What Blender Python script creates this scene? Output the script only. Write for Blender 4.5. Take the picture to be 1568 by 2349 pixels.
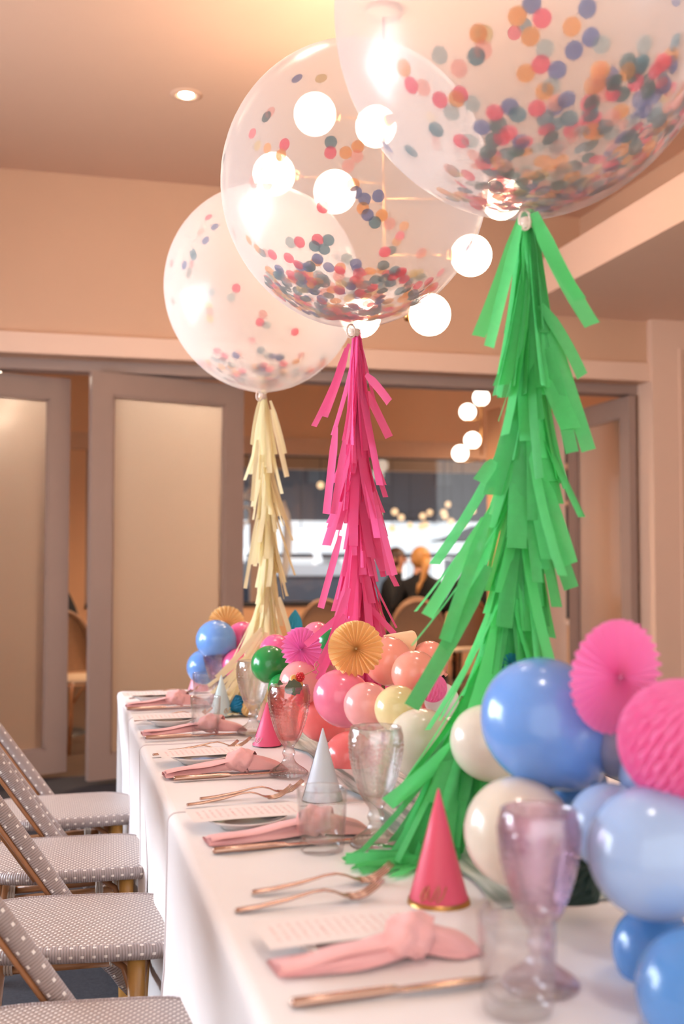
import bpy, bmesh, math, random
from mathutils import Vector, Matrix

for _o in list(bpy.data.objects):
    bpy.data.objects.remove(_o)
S = bpy.context.scene
COL = S.collection
PI = math.pi
sin, cos = math.sin, math.cos

# ------------------------------------------------------------------ camera
F_PX, CXP, CYP = 2500.0, 784.0, 1174.5
YAW = math.radians(14.66)
TILT = math.atan((1280 - CYP) / F_PX)
CAM = Vector((0, 0, 1.224))
cd = bpy.data.cameras.new('camera')
cam = bpy.data.objects.new('camera', cd)
COL.objects.link(cam)
cam.location = CAM
cam.rotation_euler = (PI / 2 + TILT, 0, -YAW)
cd.sensor_fit = 'VERTICAL'
cd.sensor_height = 36.0
cd.lens = F_PX / 2349 * 36.0
cd.clip_start, cd.clip_end = 0.05, 120
cd.dof.use_dof = True
cd.dof.focus_distance = 2.4
cd.dof.aperture_fstop = 2.8
S.camera = cam
FWD = Vector((sin(YAW) * cos(TILT), cos(YAW) * cos(TILT), sin(TILT)))
RGT = Vector((cos(YAW), -sin(YAW), 0))
UPV = RGT.cross(FWD)

# ------------------------------------------------------------------ view / world / large lights
S.view_settings.view_transform = 'Standard'
S.view_settings.look = 'None'
S.view_settings.gamma = 1.0
S.view_settings.use_curve_mapping = False
S.view_settings.exposure = 0.58
S.cycles.transparent_max_bounces = 28
S.cycles.max_bounces = 6
S.cycles.diffuse_bounces = 3
S.cycles.glossy_bounces = 3
S.cycles.transmission_bounces = 6
S.cycles.use_adaptive_sampling = True
S.cycles.adaptive_threshold = 0.08
S.cycles.use_light_tree = False
S.cycles.caustics_reflective = False
S.cycles.caustics_refractive = False
S.cycles.sample_clamp_indirect = 6.0

W = bpy.data.worlds.new('world')
S.world = W
W.use_nodes = True
W.node_tree.nodes['Background'].inputs[0].default_value = (1.0, 0.96, 0.94, 1)
W.node_tree.nodes['Background'].inputs[1].default_value = 1.35


def area_light(name, loc, target, sx, sy, power, col):
    d = bpy.data.lights.new(name, 'AREA')
    d.shape, d.size, d.size_y, d.energy, d.color = 'RECTANGLE', sx, sy, power, col
    o = bpy.data.objects.new(name, d)
    COL.objects.link(o)
    o.location = loc
    o.rotation_euler = (Vector(target) - Vector(loc)).to_track_quat('-Z', 'Y').to_euler()
    return o


# daylight from the window bay in the left wall (outside the frame)
area_light('window_daylight', (-2.3, 3.4, 1.45), (0.5, 2.4, 0.85), 2.3, 1.2, 110, (0.76, 0.86, 1.0))
GLOBE_POWER = 20.0
GLOBE_COL = (1.0, 0.75, 0.54)


# ------------------------------------------------------------------ helpers
def ray(u, v):
    return FWD + RGT * ((u - CXP) / F_PX) + UPV * ((CYP - v) / F_PX)


def at_x(u, v, X):
    r = ray(u, v)
    return CAM + r * (X / r.x)


def at_y(u, v, Y):
    r = ray(u, v)
    return CAM + r * (Y / r.y)


def at_depth(u, v, d):
    return CAM + ray(u, v) * d


def on_z(u, v, z):
    r = ray(u, v)
    return CAM + r * ((z - CAM.z) / r.z)


def depth_of(p):
    return (p - CAM).dot(FWD)


def lin(c):
    def f(x):
        x /= 255.0
        return x / 12.92 if x <= 0.04045 else ((x + 0.055) / 1.055) ** 2.4
    return (f(c[0]), f(c[1]), f(c[2]), 1.0)


class MB:
    """collects geometry; build() links it as ONE mesh object"""

    def __init__(self):
        self.v, self.f, self.uv = [], [], {}

    def add(self, vs, fs, uvs=None):
        o = len(self.v)
        self.v += [tuple(p) for p in vs]
        for i, f in enumerate(fs):
            self.f.append([o + k for k in f])
            if uvs is not None:
                self.uv[len(self.f) - 1] = [uvs[k] for k in f] if not isinstance(uvs[0], list) else uvs[i]
        return self

    def box(self, a, b):
        x0, y0, z0 = a
        x1, y1, z1 = b
        return self.add([(x0, y0, z0), (x1, y0, z0), (x1, y1, z0), (x0, y1, z0), (x0, y0, z1), (x1, y0, z1), (x1, y1, z1), (x0, y1, z1)],
                        [(0, 3, 2, 1), (4, 5, 6, 7), (0, 1, 5, 4), (1, 2, 6, 5), (2, 3, 7, 6), (3, 0, 4, 7)])

    def obox(self, c, ax, ay, az, sx, sy, sz):
        c, ax, ay, az = Vector(c), Vector(ax), Vector(ay), Vector(az)
        vs = []
        for z in (-1, 1):
            for (x, y) in ((-1, -1), (1, -1), (1, 1), (-1, 1)):
                vs.append(c + ax * (x * sx / 2) + ay * (y * sy / 2) + az * (z * sz / 2))
        return self.add(vs, [(0, 3, 2, 1), (4, 5, 6, 7), (0, 1, 5, 4), (1, 2, 6, 5), (2, 3, 7, 6), (3, 0, 4, 7)])

    def tube(self, pts, rad, n=10, caps=True, closed=False):
        pts = [Vector(p) for p in pts]
        m = len(pts)
        rr = rad if isinstance(rad, (list, tuple)) else [rad] * m
        vs, fs, uv = [], [], []
        prev = None
        L = 0
        for i, p in enumerate(pts):
            if closed:
                t = pts[(i + 1) % m] - pts[i - 1]
            else:
                t = pts[min(i + 1, m - 1)] - pts[max(i - 1, 0)]
            t.normalize()
            if prev is None:
                a = Vector((0, 0, 1)) if abs(t.z) < 0.9 else Vector((1, 0, 0))
                nx = t.cross(a).normalized()
            else:
                nx = (prev - t * prev.dot(t)).normalized()
            prev = nx
            ny = t.cross(nx)
            if i:
                L += (p - pts[i - 1]).length
            for k in range(n):
                a = 2 * PI * k / n
                vs.append(p + nx * (cos(a) * rr[i]) + ny * (sin(a) * rr[i]))
                uv.append((L, k / n))
        rng = m if closed else m - 1
        uvl = []
        Ltot = L + ((pts[0] - pts[-1]).length if closed else 0)
        for i in range(rng):
            j = (i + 1) % m
            for k in range(n):
                k2 = (k + 1) % n
                fs.append((i * n + k, i * n + k2, j * n + k2, j * n + k))
                u0 = uv[i * n][0]
                u1 = uv[j * n][0] if j else Ltot
                uvl.append([(u0, k / n), (u0, (k + 1) / n), (u1, (k + 1) / n), (u1, k / n)])
        if caps and not closed:
            fs.append(tuple(range(n - 1, -1, -1)))
            uvl.append([(0, 0)] * n)
            fs.append(tuple((m - 1) * n + k for k in range(n)))
            uvl.append([(L, 0)] * n)
        return self.add(vs, fs, uvl)

    def lathe(self, prof, n=32, c=(0, 0, 0), fr=None, cap0=False, cap1=False):
        """prof: list of (r,z); fr(theta, i) optional radius multiplier"""
        vs, fs = [], []
        for i, (r, z) in enumerate(prof):
            for k in range(n):
                a = 2 * PI * k / n
                q = r * (fr(a, i) if fr else 1)
                vs.append((c[0] + q * cos(a), c[1] + q * sin(a), c[2] + z))
        for i in range(len(prof) - 1):
            for k in range(n):
                k2 = (k + 1) % n
                fs.append((i * n + k, i * n + k2, (i + 1) * n + k2, (i + 1) * n + k))
        if cap0:
            fs.append(tuple(range(n - 1, -1, -1)))
        if cap1:
            o = (len(prof) - 1) * n
            fs.append(tuple(o + k for k in range(n)))
        return self.add(vs, fs)

    def grid(self, fn, nu, nv, uvf=None):
        vs, fs, uv = [], [], []
        for i in range(nu + 1):
            for j in range(nv + 1):
                vs.append(fn(i / nu, j / nv))
                uv.append(uvf(i / nu, j / nv) if uvf else (i / nu, j / nv))
        for i in range(nu):
            for j in range(nv):
                a = i * (nv + 1) + j
                fs.append((a, a + nv + 1, a + nv + 2, a + 1))
        return self.add(vs, fs, uv)

    def sphere(self, c, r, n=24, m=14, sc=(1, 1, 1)):
        vs, fs = [], []
        c = Vector(c)
        vs.append((c.x, c.y, c.z - r * sc[2]))
        for i in range(1, m):
            a = -PI / 2 + PI * i / m
            for k in range(n):
                b = 2 * PI * k / n
                vs.append((c.x + r * sc[0] * cos(a) * cos(b), c.y + r * sc[1] * cos(a) * sin(b), c.z + r * sc[2] * sin(a)))
        vs.append((c.x, c.y, c.z + r * sc[2]))
        for k in range(n):
            fs.append((0, 1 + (k + 1) % n, 1 + k))
        for i in range(m - 2):
            for k in range(n):
                a, b = 1 + i * n + k, 1 + i * n + (k + 1) % n
                fs.append((a, b, b + n, a + n))
        o = 1 + (m - 2) * n
        for k in range(n):
            fs.append((o + k, o + (k + 1) % n, len(vs) - 1))
        return self.add(vs, fs)

    def xform(self, M):
        self.v = [tuple(M @ Vector(p)) for p in self.v]
        return self

    def mesh(self, name, mat, smooth=True):
        me = bpy.data.meshes.new(name)
        me.from_pydata(self.v, [], self.f)
        if mat:
            me.materials.append(mat)
        if smooth:
            me.polygons.foreach_set('use_smooth', [True] * len(me.polygons))
        if self.uv:
            ul = me.uv_layers.new(name='uv')
            for p in me.polygons:
                q = self.uv.get(p.index)
                if q:
                    for li, c in zip(p.loop_indices, q):
                        ul.data[li].uv = c
        me.update()
        return me

    def build(self, name, mat, parent=None, smooth=True, loc=None):
        return link(name, self.mesh(name, mat, smooth), parent, loc)


def link(name, me, parent=None, loc=None):
    o = bpy.data.objects.new(name, me)
    COL.objects.link(o)
    if parent:
        o.parent = parent
    if loc is not None:
        o.location = loc
    return o


def flat_sharp(o, ang=40):
    """smooth shading but split at sharp edges"""
    try:
        o.data.set_sharp_from_angle(angle=math.radians(ang))
    except Exception:
        pass
    return o


def tag(o, label=None, cat=None, group=None, kind=None):
    if label:
        o['label'] = label
    if cat:
        o['category'] = cat
    if group:
        o['group'] = group
    if kind:
        o['kind'] = kind
    return o


def thing(name, label, cat, loc=(0, 0, 0), rz=0, group=None):
    o = bpy.data.objects.new(name, None)
    o.empty_display_size = 0.02
    COL.objects.link(o)
    o.location = loc
    o.rotation_euler = (0, 0, rz)
    return tag(o, label, cat, group)


def struct(name, mb, mat, parent=None, smooth=False):
    o = mb.build(name, mat, parent, smooth)
    if not parent:
        o['kind'] = 'structure'
    return o


def copy_tree(o, parent=None):
    c = o.copy()
    COL.objects.link(c)
    c.parent = parent
    for ch in list(o.children):
        copy_tree(ch, c)
    return c


# ------------------------------------------------------------------ materials
MATS = {}


def new_mat(name):
    m = bpy.data.materials.new(name)
    m.use_nodes = True
    nt = m.node_tree
    nt.nodes.clear()
    out = nt.nodes.new('ShaderNodeOutputMaterial')
    return m, nt, out


def N(nt, typ, **kw):
    n = nt.nodes.new(typ)
    for k, v in kw.items():
        if k.startswith('i_'):
            n.inputs[k[2:].replace('_', ' ')].default_value = v
        else:
            setattr(n, k, v)
    return n


def pm(name, col, rough=0.6, metal=0.0, var=0.06, scale=30.0, bump=0.0, bscale=200.0, coat=0.0, spec=0.5, sheen=0.0, sss=0.0):
    m, nt, out = new_mat(name)
    b = N(nt, 'ShaderNodeBsdfPrincipled')
    b.inputs['Roughness'].default_value = rough
    b.inputs['Metallic'].default_value = metal
    b.inputs['Specular IOR Level'].default_value = spec
    b.inputs['Coat Weight'].default_value = coat
    b.inputs['Sheen Weight'].default_value = sheen
    if sss:
        b.inputs['Subsurface Weight'].default_value = sss
        b.inputs['Subsurface Radius'].default_value = (0.02, 0.015, 0.012)
        b.inputs['Subsurface Scale'].default_value = 0.5
    c = lin(col)
    tc = N(nt, 'ShaderNodeTexCoord')
    nz = N(nt, 'ShaderNodeTexNoise')
    nz.inputs['Scale'].default_value = scale
    nz.inputs['Detail'].default_value = 4
    nt.links.new(tc.outputs['Object'], nz.inputs['Vector'])
    mx = N(nt, 'ShaderNodeMix', data_type='RGBA')
    mx.inputs[6].default_value = (c[0] * (1 - var), c[1] * (1 - var), c[2] * (1 - var), 1)
    mx.inputs[7].default_value = (min(1, c[0] * (1 + var)), min(1, c[1] * (1 + var)), min(1, c[2] * (1 + var)), 1)
    nt.links.new(nz.outputs['Fac'], mx.inputs[0])
    nt.links.new(mx.outputs[2], b.inputs['Base Color'])
    if bump:
        n2 = N(nt, 'ShaderNodeTexNoise')
        n2.inputs['Scale'].default_value = bscale
        n2.inputs['Detail'].default_value = 3
        nt.links.new(tc.outputs['Object'], n2.inputs['Vector'])
        bp = N(nt, 'ShaderNodeBump')
        bp.inputs['Strength'].default_value = bump
        bp.inputs['Distance'].default_value = 0.002
        nt.links.new(n2.outputs['Fac'], bp.inputs['Height'])
        nt.links.new(bp.outputs[0], b.inputs['Normal'])
    nt.links.new(b.outputs[0], out.inputs[0])
    MATS[name] = m
    return m


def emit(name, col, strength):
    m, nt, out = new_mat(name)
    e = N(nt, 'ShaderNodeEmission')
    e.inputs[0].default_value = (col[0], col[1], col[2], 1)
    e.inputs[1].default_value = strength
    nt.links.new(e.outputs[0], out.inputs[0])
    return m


def paper(name, col, trans=0.5, transp=0.0, var=0.12, rough=0.5):
    """tissue paper: diffuse + translucent (+ a little see-through), varied a little from piece to piece"""
    m, nt, out = new_mat(name)
    c = lin(col)
    oi = N(nt, 'ShaderNodeObjectInfo')
    tc = N(nt, 'ShaderNodeTexCoord')
    nz = N(nt, 'ShaderNodeTexNoise')
    nz.inputs['Scale'].default_value = 90
    nz.inputs['Detail'].default_value = 5
    nt.links.new(tc.outputs['Object'], nz.inputs['Vector'])
    mul = N(nt, 'ShaderNodeMath', operation='MULTIPLY_ADD')
    mul.inputs[1].default_value = 0.35
    nt.links.new(nz.outputs['Fac'], mul.inputs[0])
    nt.links.new(oi.outputs['Random'], mul.inputs[2])
    mx = N(nt, 'ShaderNodeMix', data_type='RGBA')
    mx.inputs[6].default_value = tuple(x * (1 - var) for x in c[:3]) + (1,)
    mx.inputs[7].default_value = tuple(min(1, x * (1 + var)) for x in c[:3]) + (1,)
    nt.links.new(mul.outputs[0], mx.inputs[0])
    d = N(nt, 'ShaderNodeBsdfPrincipled')
    d.inputs['Roughness'].default_value = rough
    d.inputs['Specular IOR Level'].default_value = 0.35
    t = N(nt, 'ShaderNodeBsdfTranslucent')
    nt.links.new(mx.outputs[2], d.inputs['Base Color'])
    nt.links.new(mx.outputs[2], t.inputs['Color'])
    ms = N(nt, 'ShaderNodeMixShader')
    ms.inputs[0].default_value = trans
    nt.links.new(d.outputs[0], ms.inputs[1])
    nt.links.new(t.outputs[0], ms.inputs[2])
    last = ms
    if transp:
        tp = N(nt, 'ShaderNodeBsdfTransparent')
        tp.inputs[0].default_value = tuple(0.45 + 0.55 * x for x in c[:3]) + (1,)
        m2 = N(nt, 'ShaderNodeMixShader')
        m2.inputs[0].default_value = transp
        nt.links.new(ms.outputs[0], m2.inputs[1])
        nt.links.new(tp.outputs[0], m2.inputs[2])
        last = m2
    nt.links.new(last.outputs[0], out.inputs[0])
    return m


def membrane(name, haze=0.26, tint=(1.0, 0.96, 0.93)):
    """clear plastic balloon skin: see-through, a milky scatter that thickens at grazing angles, a gloss coat"""
    m, nt, out = new_mat(name)
    tp = N(nt, 'ShaderNodeBsdfTransparent')
    tp.inputs[0].default_value = (0.97, 0.955, 0.95, 1)
    tr = N(nt, 'ShaderNodeBsdfTranslucent')
    tr.inputs[0].default_value = (tint[0], tint[1], tint[2], 1)
    df = N(nt, 'ShaderNodeBsdfDiffuse')
    df.inputs[0].default_value = (tint[0], tint[1], tint[2], 1)
    sc = N(nt, 'ShaderNodeMixShader')
    sc.inputs[0].default_value = 0.62
    nt.links.new(df.outputs[0], sc.inputs[1])
    nt.links.new(tr.outputs[0], sc.inputs[2])
    lw = N(nt, 'ShaderNodeLayerWeight')
    lw.inputs[0].default_value = 0.35
    lw2 = N(nt, 'ShaderNodeLayerWeight')
    lw2.inputs[0].default_value = 0.5
    ma = N(nt, 'ShaderNodeMath', operation='MULTIPLY_ADD')
    ma.inputs[1].default_value = 0.22
    ma.inputs[2].default_value = haze
    nt.links.new(lw.outputs['Facing'], ma.inputs[0])
    m1 = N(nt, 'ShaderNodeMixShader')
    nt.links.new(ma.outputs[0], m1.inputs[0])
    nt.links.new(tp.outputs[0], m1.inputs[1])
    nt.links.new(sc.outputs[0], m1.inputs[2])
    gl = N(nt, 'ShaderNodeBsdfGlossy')
    gl.inputs['Roughness'].default_value = 0.22
    fp = N(nt, 'ShaderNodeMath', operation='POWER')
    fp.inputs[1].default_value = 3.0
    nt.links.new(lw2.outputs['Facing'], fp.inputs[0])
    fm = N(nt, 'ShaderNodeMath', operation='MULTIPLY_ADD')
    fm.inputs[1].default_value = 0.22
    fm.inputs[2].default_value = 0.022
    nt.links.new(fp.outputs[0], fm.inputs[0])
    m2 = N(nt, 'ShaderNodeMixShader')
    nt.links.new(fm.outputs[0], m2.inputs[0])
    nt.links.new(m1.outputs[0], m2.inputs[1])
    nt.links.new(gl.outputs[0], m2.inputs[2])
    nt.links.new(m2.outputs[0], out.inputs[0])
    return m


def glass(name, tint=(1, 1, 1), clear=0.6, rough=0.0, ior=1.45, shine=0.05):
    """table glass: part straight see-through (thin wall), part refracting, plus gloss"""
    m, nt, out = new_mat(name)
    tp = N(nt, 'ShaderNodeBsdfTransparent')
    tp.inputs[0].default_value = tuple(tint) + (1,)
    g = N(nt, 'ShaderNodeBsdfGlass')
    g.inputs['Color'].default_value = tuple(tint) + (1,)
    g.inputs['Roughness'].default_value = rough
    g.inputs['IOR'].default_value = ior
    gl = N(nt, 'ShaderNodeBsdfGlossy')
    gl.inputs['Roughness'].default_value = 0.03
    m1 = N(nt, 'ShaderNodeMixShader')
    m1.inputs[0].default_value = 1 - clear
    nt.links.new(tp.outputs[0], m1.inputs[1])
    nt.links.new(g.outputs[0], m1.inputs[2])
    lw = N(nt, 'ShaderNodeLayerWeight')
    lw.inputs[0].default_value = 0.5
    fp = N(nt, 'ShaderNodeMath', operation='POWER')
    fp.inputs[1].default_value = 4.0
    nt.links.new(lw.outputs['Facing'], fp.inputs[0])
    fr = N(nt, 'ShaderNodeMath', operation='MULTIPLY_ADD')
    fr.inputs[1].default_value = 0.8
    fr.inputs[2].default_value = shine
    nt.links.new(fp.outputs[0], fr.inputs[0])
    m2 = N(nt, 'ShaderNodeMixShader')
    nt.links.new(fr.outputs[0], m2.inputs[0])
    nt.links.new(m1.outputs[0], m2.inputs[1])
    nt.links.new(gl.outputs[0], m2.inputs[2])
    nt.links.new(m2.outputs[0], out.inputs[0])
    return m


def latex(name, col, sss=0.15):
    m = pm(name, col, rough=0.22, var=0.03, scale=6, coat=0.35, spec=0.5, sss=sss)
    b = [n for n in m.node_tree.nodes if n.type == 'BSDF_PRINCIPLED'][0]
    b.inputs['Coat Roughness'].default_value = 0.08
    return m


def weave(name, base, dot, du, dv, wu, wv, stagger=0.5, stripe=0.0, gloss=0.32):
    """woven strand pattern from UV (u metres along, v metres across or turn fraction)"""
    m, nt, out = new_mat(name)
    L = nt.links.new
    uv = N(nt, 'ShaderNodeUVMap')
    sp = N(nt, 'ShaderNodeSeparateXYZ')
    L(uv.outputs[0], sp.inputs[0])

    def M(op, a, b=None, c=None):
        n = N(nt, 'ShaderNodeMath', operation=op)
        for i, x in enumerate((a, b, c)):
            if x is None:
                continue
            if isinstance(x, (int, float)):
                n.inputs[i].default_value = x
            else:
                L(x, n.inputs[i])
        return n.outputs[0]
    v = M('DIVIDE', sp.outputs[1], dv)
    row = M('FLOOR', v)
    par = M('MODULO', M('ABSOLUTE', row), 2.0)
    u = M('MULTIPLY_ADD', par, stagger, M('DIVIDE', sp.outputs[0], du))
    fu = M('FRACT', u)
    fv = M('FRACT', v)
    a = M('MULTIPLY', M('LESS_THAN', fu, wu), M('LESS_THAN', fv, wv))
    strand = M('MULTIPLY', M('SINE', M('MULTIPLY', fu, PI)), M('SINE', M('MULTIPLY', fv, PI)))
    if stripe:
        fs = M('FRACT', M('DIVIDE', sp.outputs[0], stripe))
        hgt = M('SINE', M('MULTIPLY', fs, PI))
    else:
        hgt = strand
    mx = N(nt, 'ShaderNodeMix', data_type='RGBA')
    shade = N(nt, 'ShaderNodeMix', data_type='RGBA')
    c = lin(base)
    shade.inputs[6].default_value = tuple(x * 0.55 for x in c[:3]) + (1,)
    shade.inputs[7].default_value = tuple(min(1, x * 1.15) for x in c[:3]) + (1,)
    L(M('POWER', hgt, 0.45), shade.inputs[0])
    L(shade.outputs[2], mx.inputs[6])
    mx.inputs[7].default_value = lin(dot)
    L(a, mx.inputs[0])
    b = N(nt, 'ShaderNodeBsdfPrincipled')
    b.inputs['Roughness'].default_value = gloss
    b.inputs['Specular IOR Level'].default_value = 0.6
    L(mx.outputs[2], b.inputs['Base Color'])
    bp = N(nt, 'ShaderNodeBump')
    bp.inputs['Strength'].default_value = 0.6
    bp.inputs['Distance'].default_value = 0.0015
    L(hgt, bp.inputs['Height'])
    L(bp.outputs[0], b.inputs['Normal'])
    L(b.outputs[0], out.inputs[0])
    return m


def carpet_mat():
    m, nt, out = new_mat('carpet')
    L = nt.links.new
    tc = N(nt, 'ShaderNodeTexCoord')
    w = N(nt, 'ShaderNodeTexBrick')
    w.inputs['Scale'].default_value = 60
    w.inputs['Color1'].default_value = lin((62, 60, 66))
    w.inputs['Color2'].default_value = lin((44, 43, 50))
    w.inputs['Mortar'].default_value = lin((28, 27, 32))
    w.inputs['Mortar Size'].default_value = 0.04
    L(tc.outputs['Object'], w.inputs['Vector'])
    b = N(nt, 'ShaderNodeBsdfPrincipled')
    b.inputs['Roughness'].default_value = 0.9
    L(w.outputs['Color'], b.inputs['Base Color'])
    L(b.outputs[0], out.inputs[0])
    return m


def menu_mat():
    """pale card with fine printed lines of script (lines run across the card)"""
    m, nt, out = new_mat('menu_print')
    L = nt.links.new
    uv = N(nt, 'ShaderNodeUVMap')
    sp = N(nt, 'ShaderNodeSeparateXYZ')
    L(uv.outputs[0], sp.inputs[0])

    def M(op, a, b=None):
        n = N(nt, 'ShaderNodeMath', operation=op)
        for i, x in enumerate((a, b)):
            if x is None:
                continue
            if isinstance(x, (int, float)):
                n.inputs[i].default_value = x
            else:
                L(x, n.inputs[i])
        return n.outputs[0]
    nz = N(nt, 'ShaderNodeTexNoise')
    nz.inputs['Scale'].default_value = 38
    nz.inputs['Detail'].default_value = 3
    L(uv.outputs[0], nz.inputs['Vector'])
    lines = M('LESS_THAN', M('ABSOLUTE', M('SUBTRACT', M('FRACT', M('MULTIPLY', sp.outputs[0], 17.0)), 0.5)), 0.2)
    ink = M('MULTIPLY', lines, M('GREATER_THAN', nz.outputs['Fac'], 0.52))
    ins = M('MULTIPLY', M('LESS_THAN', M('ABSOLUTE', M('SUBTRACT', sp.outputs[1], 0.5)), 0.3), M('LESS_THAN', M('ABSOLUTE', M('SUBTRACT', sp.outputs[0], 0.5)), 0.44))
    ink = M('MULTIPLY', ink, ins)
    mx = N(nt, 'ShaderNodeMix', data_type='RGBA')
    mx.inputs[6].default_value = lin((250, 240, 236))
    mx.inputs[7].default_value = lin((238, 200, 196))
    L(ink, mx.inputs[0])
    b = N(nt, 'ShaderNodeBsdfPrincipled')
    b.inputs['Roughness'].default_value = 0.6
    L(mx.outputs[2], b.inputs['Base Color'])
    L(b.outputs[0], out.inputs[0])
    return m


def runner_mat():
    m, nt, out = new_mat('runner_paper')
    L = nt.links.new
    tc = N(nt, 'ShaderNodeTexCoord')
    mp = N(nt, 'ShaderNodeMapping')
    mp.inputs['Scale'].default_value = (45, 3, 1)
    mp.inputs['Rotation'].default_value = (0, 0, 0.5)
    L(tc.outputs['Object'], mp.inputs[0])
    nz = N(nt, 'ShaderNodeTexNoise')
    nz.inputs['Scale'].default_value = 1.0
    nz.inputs['Detail'].default_value = 4
    L(mp.outputs[0], nz.inputs['Vector'])
    cr = N(nt, 'ShaderNodeValToRGB')
    cr.color_ramp.elements[0].position = 0.38
    cr.color_ramp.elements[0].color = lin((128, 150, 142))
    cr.color_ramp.elements[1].position = 0.6
    cr.color_ramp.elements[1].color = lin((232, 236, 230))
    L(nz.outputs['Fac'], cr.inputs[0])
    b = N(nt, 'ShaderNodeBsdfPrincipled')
    b.inputs['Roughness'].default_value = 0.6
    L(cr.outputs[0], b.inputs['Base Color'])
    L(b.outputs[0], out.inputs[0])
    return m


M_WALL = pm('wall_paint', (212, 170, 140), 0.75, var=0.03, scale=3, bump=0.15, bscale=120)
M_CEIL = pm('ceiling_paint', (214, 174, 148), 0.8, var=0.02, scale=2)
M_TRIM = pm('trim_paint', (234, 198, 174), 0.55, var=0.02, scale=4)
M_DOOR = pm('door_paint', (160, 134, 122), 0.5, var=0.04, scale=8)
M_BACKWALL = pm('back_room_paint', (222, 172, 132), 0.7, var=0.03, scale=3)
M_DARKCEIL = pm('dark_ceiling', (52, 46, 44), 0.8)
M_CARPET = carpet_mat()
M_BACKFLOOR = pm('back_floor', (92, 74, 62), 0.5, var=0.15, scale=8)
M_CLOTH = pm('white_linen', (250, 244, 242), 0.8, var=0.015, scale=14, bump=0.12, bscale=900, sheen=0.15)
M_HEM = pm('linen_hem', (226, 216, 216), 0.85, var=0.02)
M_NAPKIN = pm('pink_linen', (255, 190, 188), 0.85, var=0.05, scale=40, bump=0.25, bscale=700, sheen=0.3)
M_COPPER = pm('rose_gold', (196, 160, 142), 0.25, metal=1.0, var=0.03)
M_CHINA = pm('white_china', (240, 234, 230), 0.15, var=0.01, coat=0.5)
M_MENU = menu_mat()
M_RUNNER = runner_mat()
M_GLASS = glass('clear_glass', (0.995, 0.996, 0.996), 0.92)
M_CRYSTAL = glass('pressed_glass', (0.997, 0.992, 0.994), 0.75, shine=0.11)
M_PINKGLASS = glass('pink_pressed_glass', (0.99, 0.90, 0.96), 0.75, shine=0.11)
M_DRINK = glass('pink_drink', (0.99, 0.52, 0.50), 0.95, ior=1.2)
M_GOLD = pm('gold_foil', (206, 160, 96), 0.3, metal=1.0, var=0.03)
M_SILVERINK = pm('white_ink', (250, 244, 246), 0.4, var=0.0)
M_BAMBOO = pm('bamboo', (176, 120, 78), 0.35, var=0.22, scale=22, coat=0.3)
M_BAMBOO2 = pm('golden_bamboo', (192, 140, 72), 0.3, var=0.18, scale=26, coat=0.4)
M_BIND = pm('cane_binding', (206, 190, 176), 0.4, var=0.1)
M_SEAT = weave('seat_weave', (172, 154, 146), (238, 226, 216), 0.0130, 0.0095, 0.34, 0.5)
M_RIMW = weave('rim_wrap', (158, 142, 138), (238, 226, 216), 0.022, 0.2, 0.30, 0.26, stripe=0.0055)
M_POSTW = weave('post_wrap', (158, 140, 134), (238, 226, 216), 0.030, 0.2, 0.22, 0.26, stripe=0.0055)
M_BRASS = pm('brass', (190, 138, 84), 0.3, metal=1.0, var=0.03)
M_GLOBE = emit('globe_glow', GLOBE_COL, GLOBE_POWER)
M_BULB = emit('downlight_glow', (1.0, 0.86, 0.7), 14)
M_BLACK = pm('black_cloth', (22, 21, 24), 0.85, var=0.1)
M_SKIN = pm('skin', (206, 150, 122), 0.55, sss=0.1)
M_DARKMETAL = pm('dark_frame', (40, 36, 36), 0.5)
M_RATTAN = pm('rattan', (150, 112, 82), 0.5, var=0.25, scale=60, bump=0.5, bscale=300)

BAL = {
    'blue': latex('latex_blue', (116, 164, 232)),
    'skyblue': latex('latex_sky', (164, 190, 228)),
    'deepblue': latex('latex_deep_blue', (88, 146, 212)),
    'greyblue': latex('latex_grey_blue', (150, 158, 182)),
    'pink': latex('latex_pink', (250, 130, 160)),
    'hotpink': latex('latex_hot_pink', (246, 104, 158)),
    'palepink': latex('latex_pale_pink', (250, 172, 170)),
    'peach': latex('latex_peach', (254, 164, 144)),
    'coral': latex('latex_coral', (252, 128, 126)),
    'cream': latex('latex_cream', (232, 222, 204)),
    'yellow': latex('latex_yellow', (242, 220, 164)),
    'green': latex('latex_green', (38, 150, 74)),
    'white': latex('latex_white', (236, 232, 230)),
}
P_GREEN = paper('green_tissue', (108, 218, 136), 0.55, 0.06, var=0.25)  # strip-to-strip tone spread imitates light through overlapping tissue
P_PINK = paper('pink_tissue', (255, 116, 172), 0.58, 0.03, var=0.14)
P_CREAM = paper('cream_tissue', (255, 234, 194), 0.55, 0.04, var=0.12)
P_FAN_PINK = paper('pink_honeycomb', (255, 150, 200), 0.5, 0.0, var=0.08)
P_FAN_MAG = paper('magenta_honeycomb', (255, 156, 214), 0.5, 0.0, var=0.06)
P_FAN_ORANGE = paper('orange_honeycomb', (255, 218, 156), 0.5, 0.0, var=0.06)
P_FAN_TEAL = paper('teal_honeycomb', (28, 128, 168), 0.3, 0.0, var=0.08)
P_FAN_AQUA = paper('aqua_honeycomb', (64, 176, 206), 0.35, 0.0, var=0.08)
P_FAN_GREEN = paper('dark_green_honeycomb', (44, 66, 58), 0.2, 0.0, var=0.1)
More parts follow.
